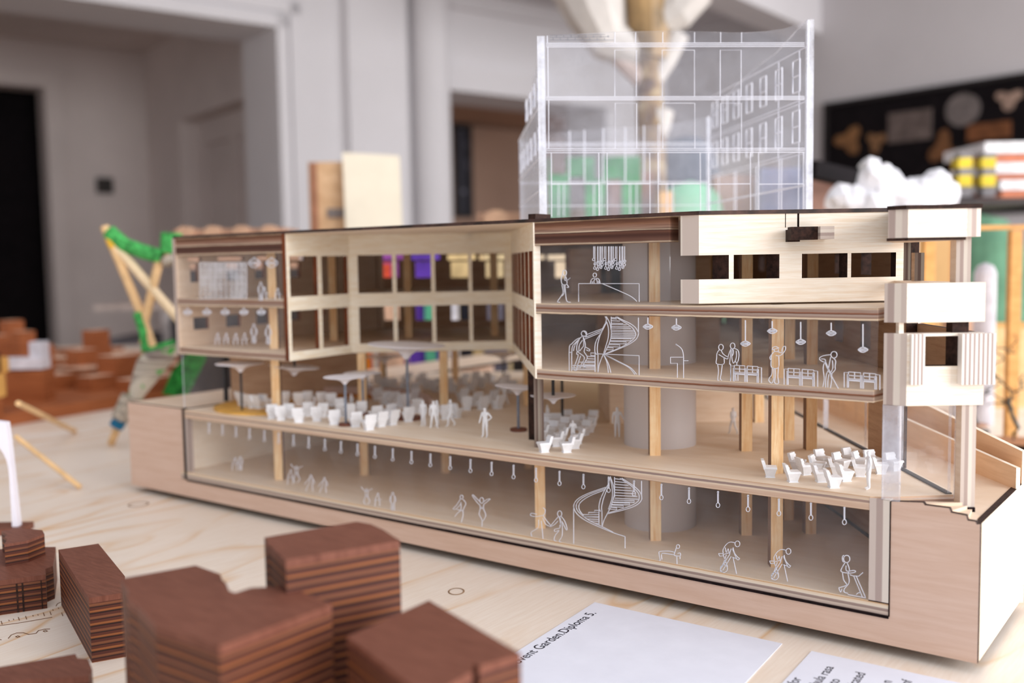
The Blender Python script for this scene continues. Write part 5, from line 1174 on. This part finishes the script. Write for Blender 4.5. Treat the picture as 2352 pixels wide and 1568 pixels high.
mb = fbox(712, 372, 800, 520, 2.05, .06, TZ+.0001); h1 = fbox(716, 374, 728, 520, 2.045, .005, TZ+.0001); h2 = fbox(756, 382, 784, 402, 2.045, .006); h3 = fbox(752, 478, 790, 500, 2.045, .006)
simple('tall_wooden_box', 'tall tan wooden box model with dark slots beside the cream board', 'architectural model', [('box', mb, wood('tan_box', (222, 186, 146), (196, 156, 116), (30, 30, 60))), ('edge_strip', h1, plain('box_edge', (160, 110, 84))), ('slot', h2, plain('slot_dark', (110, 90, 76))), ('slot', h3, plain('slot_grey', (130, 120, 116)))])
p0, p1, p2, p3 = td(800, 520, 1.98), td(930, 520, 1.98), td(917, 357, 2.02), td(786, 350, 2.02)
mb = MB(); q = [Vector((p0.x, p0.y, TZ+.0001)), Vector((p1.x, p1.y, TZ+.0001)), p2, p3]; mb.add(q+[v+NW*.008 for v in q], [(0, 1, 2, 3), (7, 6, 5, 4), (0, 4, 5, 1), (1, 5, 6, 2), (2, 6, 7, 3), (3, 7, 4, 0)])
tag(mb.obj('cream_board', plain('cream_card', (240, 230, 208), .7, .15, .02, 10)), 'blank cream board standing upright behind the roof of the section model', 'board')
# colourful boards seen through the back windows
def board(x0, y0, x1, y1, d, col, lab, name='coloured_board'):
    tag(fbox(x0, y0, x1, y1, d, .008, TZ+.0001).obj(name, plain('board_'+lab[:14], col, .7, .15, .1, 25)), lab, 'board', 'boards behind the section model')
board(812, 575, 848, 640, 1.74, (236, 110, 60), 'narrow orange board seen through the left courtyard window')
board(862, 580, 932, 640, 1.80, (150, 80, 160), 'purple and red board behind the courtyard block')
board(865, 604, 898, 640, 1.76, (230, 96, 70), 'red board standing in front of the purple one')
board(940, 588, 1006, 640, 1.82, (206, 172, 116), 'gold board behind the third courtyard window')
board(1018, 575, 1104, 640, 1.84, (218, 192, 140), 'pale gold board behind the fourth courtyard window')
board(1108, 575, 1172, 640, 1.86, (226, 204, 160), 'cream gold board at the right end of the courtyard windows')
board(1236, 570, 1340, 640, 1.72, (220, 200, 170), 'cream board behind the right block')
board(934, 582, 1010, 597, 1.70, (96, 60, 168), 'violet board seen in the upper strip window')
board(818, 695, 842, 740, 1.70, (240, 150, 40), 'small orange board behind the lower windows')
board(868, 690, 925, 740, 1.70, (216, 178, 150), 'peach board behind the lower windows')
board(948, 690, 1000, 740, 1.72, (200, 184, 150), 'pale board with green corner behind the lower windows')
board(975, 688, 999, 706, 1.70, (90, 176, 140), 'mint board behind the lower windows')
board(1030, 690, 1052, 740, 1.70, (222, 222, 230), 'white board behind the lower windows')
board(1055, 690, 1084, 740, 1.73, (30, 30, 38), 'black board behind the lower windows')
board(1112, 690, 1166, 740, 1.73, (96, 92, 104), 'grey board behind the lower windows')
board(778, 832, 804, 885, 1.74, (110, 66, 150), 'purple board standing behind the courtyard columns')

# ================================================================= SCULPTURE BEHIND THE TOWER
d = 2.15
BARK = NT('gilded_bark'); nn = BARK.noise(BARK.pos((8, 8, 8)), 3, 4); BARK = BARK.done(BARK.ramp(nn, [(.35, (92, 68, 54)), (.5, (146, 118, 80)), (.6, (184, 166, 132)), (.72, (122, 92, 70))]), .6, .3)
FEA = plain('white_paper_wing', (206, 200, 195), .8, .1, .04, 12)
k_ = lambda x, y: td(x, y, d)
tk = MB()
b0 = k_(1490, 700); b0 = Vector((k_(1494, 480).x, k_(1494, 480).y, 0))
b0.z = TZ+.0003
tk.tube([b0, b0+Vector((0, 0, .02)), k_(1494, 480), k_(1496, 330), k_(1490, 215), k_(1492, 120)], .040, 12, r2=.026)
hd = MB(); hd.tube([k_(1492, 140), k_(1490, 60), k_(1486, -20), k_(1480, -120)], .042, 14, r2=.052)
parts = [('trunk', tk, BARK), ('gilded_top', hd, plain('gilded_top', (150, 122, 82), .45, .5, .2, 14))]
def wing(pts, r0, r1):
    mb = MB(); mb.tube([k_(*p) for p in pts], r0, 10, r2=r1); return mb
parts += [('paper_wing', wing([(1470, 130), (1400, 95), (1370, 30), (1340, -60)], .030, .085), FEA), ('paper_wing', wing([(1500, 60), (1545, 30), (1580, -30)], .03, .06), FEA),
 ('paper_wing', wing([(1480, 190), (1430, 140), (1385, 85)], .020, .020), plain('pink_paper', (200, 180, 170))), ('paper_wing', wing([(1490, 200), (1530, 140), (1560, 80)], .020, .022), FEA), ('paper_wing', wing([(1500, 330), (1512, 290), (1516, 255)], .022, .030), FEA),
 ('ochre_knob', wing([(1420, 52), (1428, 48)], .018, .018), plain('ochre_knob', (222, 170, 112)))]
simple('paper_bird_sculpture', 'tall gnarled post with white paper wings behind the acrylic tower', 'sculpture', parts)
# green pieces seen through the tower
G1, G2 = plain('green_card', (52, 138, 74), .7, .15, .15, 20), plain('mint_card', (148, 214, 176), .6, .2, .04, 10)
hs = [(.035, .075, .19, .26), (.125, .16, .19, .26)]
p = td(1262, 500, 1.85); q = td(1470, 360, 1.85); a = Vector((p.x, p.y, 0)); L = (q-p).dot(NU); mb = MB()
mb.panel(a, a+NU*L, TZ+.0001, q.z, [(L*.22, L*.40, p.z-.02, p.z+.075), (L*.62, L*.80, p.z-.02, p.z+.07), (L*.02, L*.2, q.z-.03, q.z+.01), (L*.50, L*.58, q.z-.04, q.z+.01)], .03, mh=0, ms=0)
tag(mb.obj('green_screen_model', G1), 'green perforated screen model seen through the tower', 'architectural model')
c = td(1585, 500, 1.9); mb = MB(); mb.lathe((c.x, c.y, TZ+.0001), [(.068, 0), (.068, .26), (.066, .33), (.055, .375), (.035, .395), (0, .405)], 28)
tag(mb.obj('mint_dome_model', G2), 'mint green dome model seen through the tower', 'architectural model')
c = td(1575, 420, 2.3); mb = MB(); mb.lathe((c.x, c.y, TZ+.0001), [(.085, 0), (.085, .44), (.07, .50), (.04, .53), (0, .54)], 24)
tag(mb.obj('slate_dome_model', plain('slate_dome', (96, 102, 116))), 'slate grey dome behind the mint one', 'architectural model')
mb = fbox(1400, 395, 1500, 520, 2.0, .08, TZ+.0001); tag(mb.obj('brown_box_model', plain('brown_box', (146, 104, 84))), 'brown box model between the green screen and the mint dome', 'architectural model')
mb = fbox(1640, 400, 1845, 520, 1.9, .06, TZ+.0001); tag(mb.obj('brown_wall_model', plain('brown_wall', (170, 136, 120))), 'long brown wall model seen through the right side of the tower', 'architectural model')
mb = fbox(1745, 385, 1850, 440, 1.85, .03, TZ+.0001); tag(mb.obj('blue_sheet_model', plain('blue_sheet', (120, 128, 160))), 'bluish sheet model seen through the right side of the tower', 'architectural model')
mb = fbox(1516, 440, 1545, 510, 1.80, .03, TZ+.0001); tag(mb.obj('orange_post_model', plain('orange_post', (220, 176, 120))), 'small ochre post model in front of the mint dome', 'architectural model')

# ================================================================= BACKGROUND RIGHT
d = 1.75
rb = MB(); rb.tube([td(1858, 388, 1.7), td(2020, 425, 1.85), td(2230, 470, 2.05)], .020, 4)
rbx = fbox(1862, 412, 1968, 520, 1.85, .12, TZ+.0001)
simple('black_roof_model', 'brown box model with a black sloping roof bar behind the right block', 'architectural model', [('roof_bar', rb, BLACKM), ('body', rbx, plain('dusty_pink', (168, 130, 116)))])
crag = MB(); rr = random.Random(5)
import mathutils
bmc = bmesh.new()
for (x, y, r) in ((1930, 455, .024), (1965, 470, .03), (2000, 385, .017), (2005, 420, .028), (2030, 400, .018), (2035, 440, .034), (2075, 455, .036), (2120, 450, .036), (2150, 425, .024), (2165, 445, .026), (2095, 475, .04), (2000, 478, .04)):
    c = td(x, y, 1.62); bmesh.ops.create_icosphere(bmc, subdivisions=2, radius=r, matrix=Matrix.Translation(c) @ Matrix.Diagonal((1, 1, rr.uniform(.8, 1.15), 1)))
c = td(2050, 490, 1.62); bmesh.ops.create_cone(bmc, cap_ends=True, segments=10, radius1=.05, radius2=.035, depth=c.z, matrix=Matrix.Translation((c.x, c.y, c.z/2)))
for v in bmc.verts: v.co += Vector((rr.uniform(-1, 1), rr.uniform(-1, 1), rr.uniform(-1, 1)))*.004
for v in bmc.verts: v.co.z = max(v.co.z, TZ+.0001)
me = bpy.data.meshes.new('white_crag_model'); bmc.to_mesh(me); me.materials.append(plain('white_foam', (226, 226, 231), .7, .2, .01)); o = bpy.data.objects.new('white_crag_model', me); COL.objects.link(o)
tag(o, 'lumpy white foam crag model behind the right block roof', 'sculpture')
mb = MB(); par = []
for i, (y0, y1, x0) in enumerate(((324, 352, 2262), (372, 398, 2275), (412, 436, 2298))):
    par.append(('white_deck', fbox(x0, y0, 2420, y1, 2.1, .2), plain('white_deck_%d' % i, (242, 240, 242))))
for i, (y0, y1, x0) in enumerate(((352, 372, 2270), (398, 412, 2285), (436, 452, 2300))):
    par.append(('orange_deck', fbox(x0, y0, 2420, y1, 2.11, .18), plain('orange_deck_%d' % i, (206, 128, 96))))
par += [('support', fbox(2185, 453, 2420, 470, 1.90, .40), plain('deck_support', (60, 52, 52))), ('leg', fbox(2385, 470, 2415, 900, 2.0, .05, TZ+.0001), plain('deck_leg', (60, 52, 52)))]
simple('striped_deck_model', 'stack of white and orange decks at the right edge', 'architectural model', par)
par = []
for x in (2203, 2257):
    par += [('grey_post', fbox(x, 350, x+28, 452, 1.93, .02), plain('grey_post', (130, 126, 128)))]
    for y in ((362, 386), (402, 428)): par.append(('yellow_block', fbox(x-2, y[0], x+30, y[1], 1.925, .03), plain('yellow_block', (222, 198, 52))))
simple('yellow_block_posts', 'pair of grey posts with yellow blocks left of the striped decks', 'architectural model', par)
c = td(2250, 620, 2.62); mb = MB(); mb.lathe((c.x, c.y, TZ+.0001), [(.13, 0), (.125, .2), (.10, .29), (.06, .345), (0, .36)], 26)
tag(mb.obj('green_mound_model', plain('sage_green', (100, 142, 116), .8, .1, .12, 12)), 'sage green mound model at the right edge', 'architectural model')
OW = wood('orange_frame_wood', (222, 170, 104), (200, 144, 80), (30, 30, 90))
par = [('rail', fbox(2190, 515, 2400, 529, 1.35, .012), OW), ('post', fbox(2318, 529, 2338, 800, 1.35, .012, TZ+.0001), OW), ('post', fbox(2120, 515, 2140, 800, 1.36, .012, TZ+.0001), OW), ('rail', fbox(2120, 515, 2200, 529, 1.36, .012), OW)]
simple('wooden_frame_model', 'orange wooden post and rail frame behind the right corner', 'architectural model', par)
par = []
for x0, x1, y in ((2188, 2216, 600), (2236, 2284, 592)):
    p, q = td((x0+x1)/2, 790, 1.5), td((x0+x1)/2, y, 1.5); mb = MB(); r = (x1-x0)/2/FPX*1.5; mb.lathe((p.x, p.y, TZ+.0001), [(r, 0), (r, q.z-r), (r*.7, q.z-r*.3), (0, q.z)], 20); par.append(('white_column', mb, plain('white_column', (206, 202, 208))))
simple('white_column_model', 'cluster of white round topped columns behind the orange frame', 'architectural model', par)
tag(fbox(2068, 540, 2176, 760, 1.92, .03, TZ+.0001).obj('tan_panel_model', plain('tan_panel', (198, 160, 110), .7, .15, .03, 8)), 'tan panel seen between the right corner bands', 'board')
tag(fbox(2168, 545, 2200, 760, 1.97, .03, TZ+.0001).obj('tan_panel_model', plain('tan_panel_edge', (190, 138, 90), .7, .15, .03, 8)), 'narrow brown tan panel at the right of the wide one', 'board')
par = [('crate_board', fbox(2270+i*9, 748 + (i % 2)*4, 2277+i*9, 868, 1.66, .015, TZ+.0001), wood('crate_wood_%d' % i, (232, 198, 148), (208, 166, 112), (40, 40, 60))) for i in range(14)]
par += [('crate_rail', fbox(2262, 740, 2400, 752, 1.652, .01), OW)]
simple('wooden_crate_model', 'crate of upright pale wooden boards at the right edge', 'architectural model', par)
tag(fbox(2190, 690, 2262, 800, 1.76, .05, TZ+.0001).obj('pink_plinth_model', plain('pink_plinth', (214, 176, 150), .7, .15, .04, 10)), 'pinkish wooden plinth behind the striped shutter', 'architectural model')
# wire trees on gravel discs
GRAV = plain('brown_gravel', (176, 128, 96), .9, .1, .35, 700)
def tree(x, y, d, lines, r, lab):
    p = tz(x, y, 0); t = thing('wire_tree', lab, 'tree', p, 'wire trees on gravel discs')
    mb = MB(); mb.lathe(p, [(r, TZ+.0001), (r, .0030), (0, .0031)], 26); mb.obj('base_disc', BURNT, t)
    mb = MB(); mb.lathe((p.x, p.y, .0031), [(r*.92, 0), (r*.9, .0012), (0, .0016)], 22); mb.obj('gravel', GRAV, t)
    mb = MB()
    for q, rr2 in lines: mb.tube([tpl(px, py, p, NW) + NW*(.010*math.sin(i*1.7+px)) for i, (px, py) in enumerate(cm(q, 3))], rr2, 6)
    mb.obj('wire_branches', plain('dark_green_wire', (52, 58, 56), .5, .4), t)
W1 = .0009
tree(2331, 1030, 1.2, [([(2329, 1026), (2331, 980), (2328, 945), (2324, 915)], .0026), ([(2325, 920), (2315, 885), (2290, 870), (2262, 862)], W1), ([(2324, 915), (2308, 880), (2280, 858), (2262, 830)], W1), ([(2328, 940), (2300, 918), (2270, 900), (2262, 925)], W1), ([(2326, 925), (2300, 925), (2262, 928)], W1), ([(2325, 915), (2345, 880), (2360, 860)], W1), ([(2330, 905), (2352, 882), (2365, 875)], W1), ([(2290, 870), (2285, 835), (2310, 830), (2280, 805), (2262, 800)], W1), ([(2262, 805), (2300, 798), (2325, 810), (2328, 768)], W1), ([(2262, 812), (2296, 790)], W1), ([(2300, 880), (2262, 905), (2280, 880), (2264, 842)], W1)], .034, 'wire tree with tangled bare branches at the right edge')
tree(2238, 992, 1.3, [([(2238, 990), (2238, 960), (2236, 920)], .0022), ([(2236, 930), (2225, 905), (2215, 880)], W1), ([(2237, 935), (2250, 905), (2262, 890)], W1)], .020, 'wire tree whose gravel disc shows just right of the corner post')
tree(2138, 962, 1.5, [([(2136, 960), (2134, 930), (2132, 880)], .0024), ([(2133, 905), (2120, 880), (2110, 850)], W1), ([(2133, 900), (2150, 870), (2160, 840)], W1)], .030, 'wire tree seen through the clear right corner sheet')
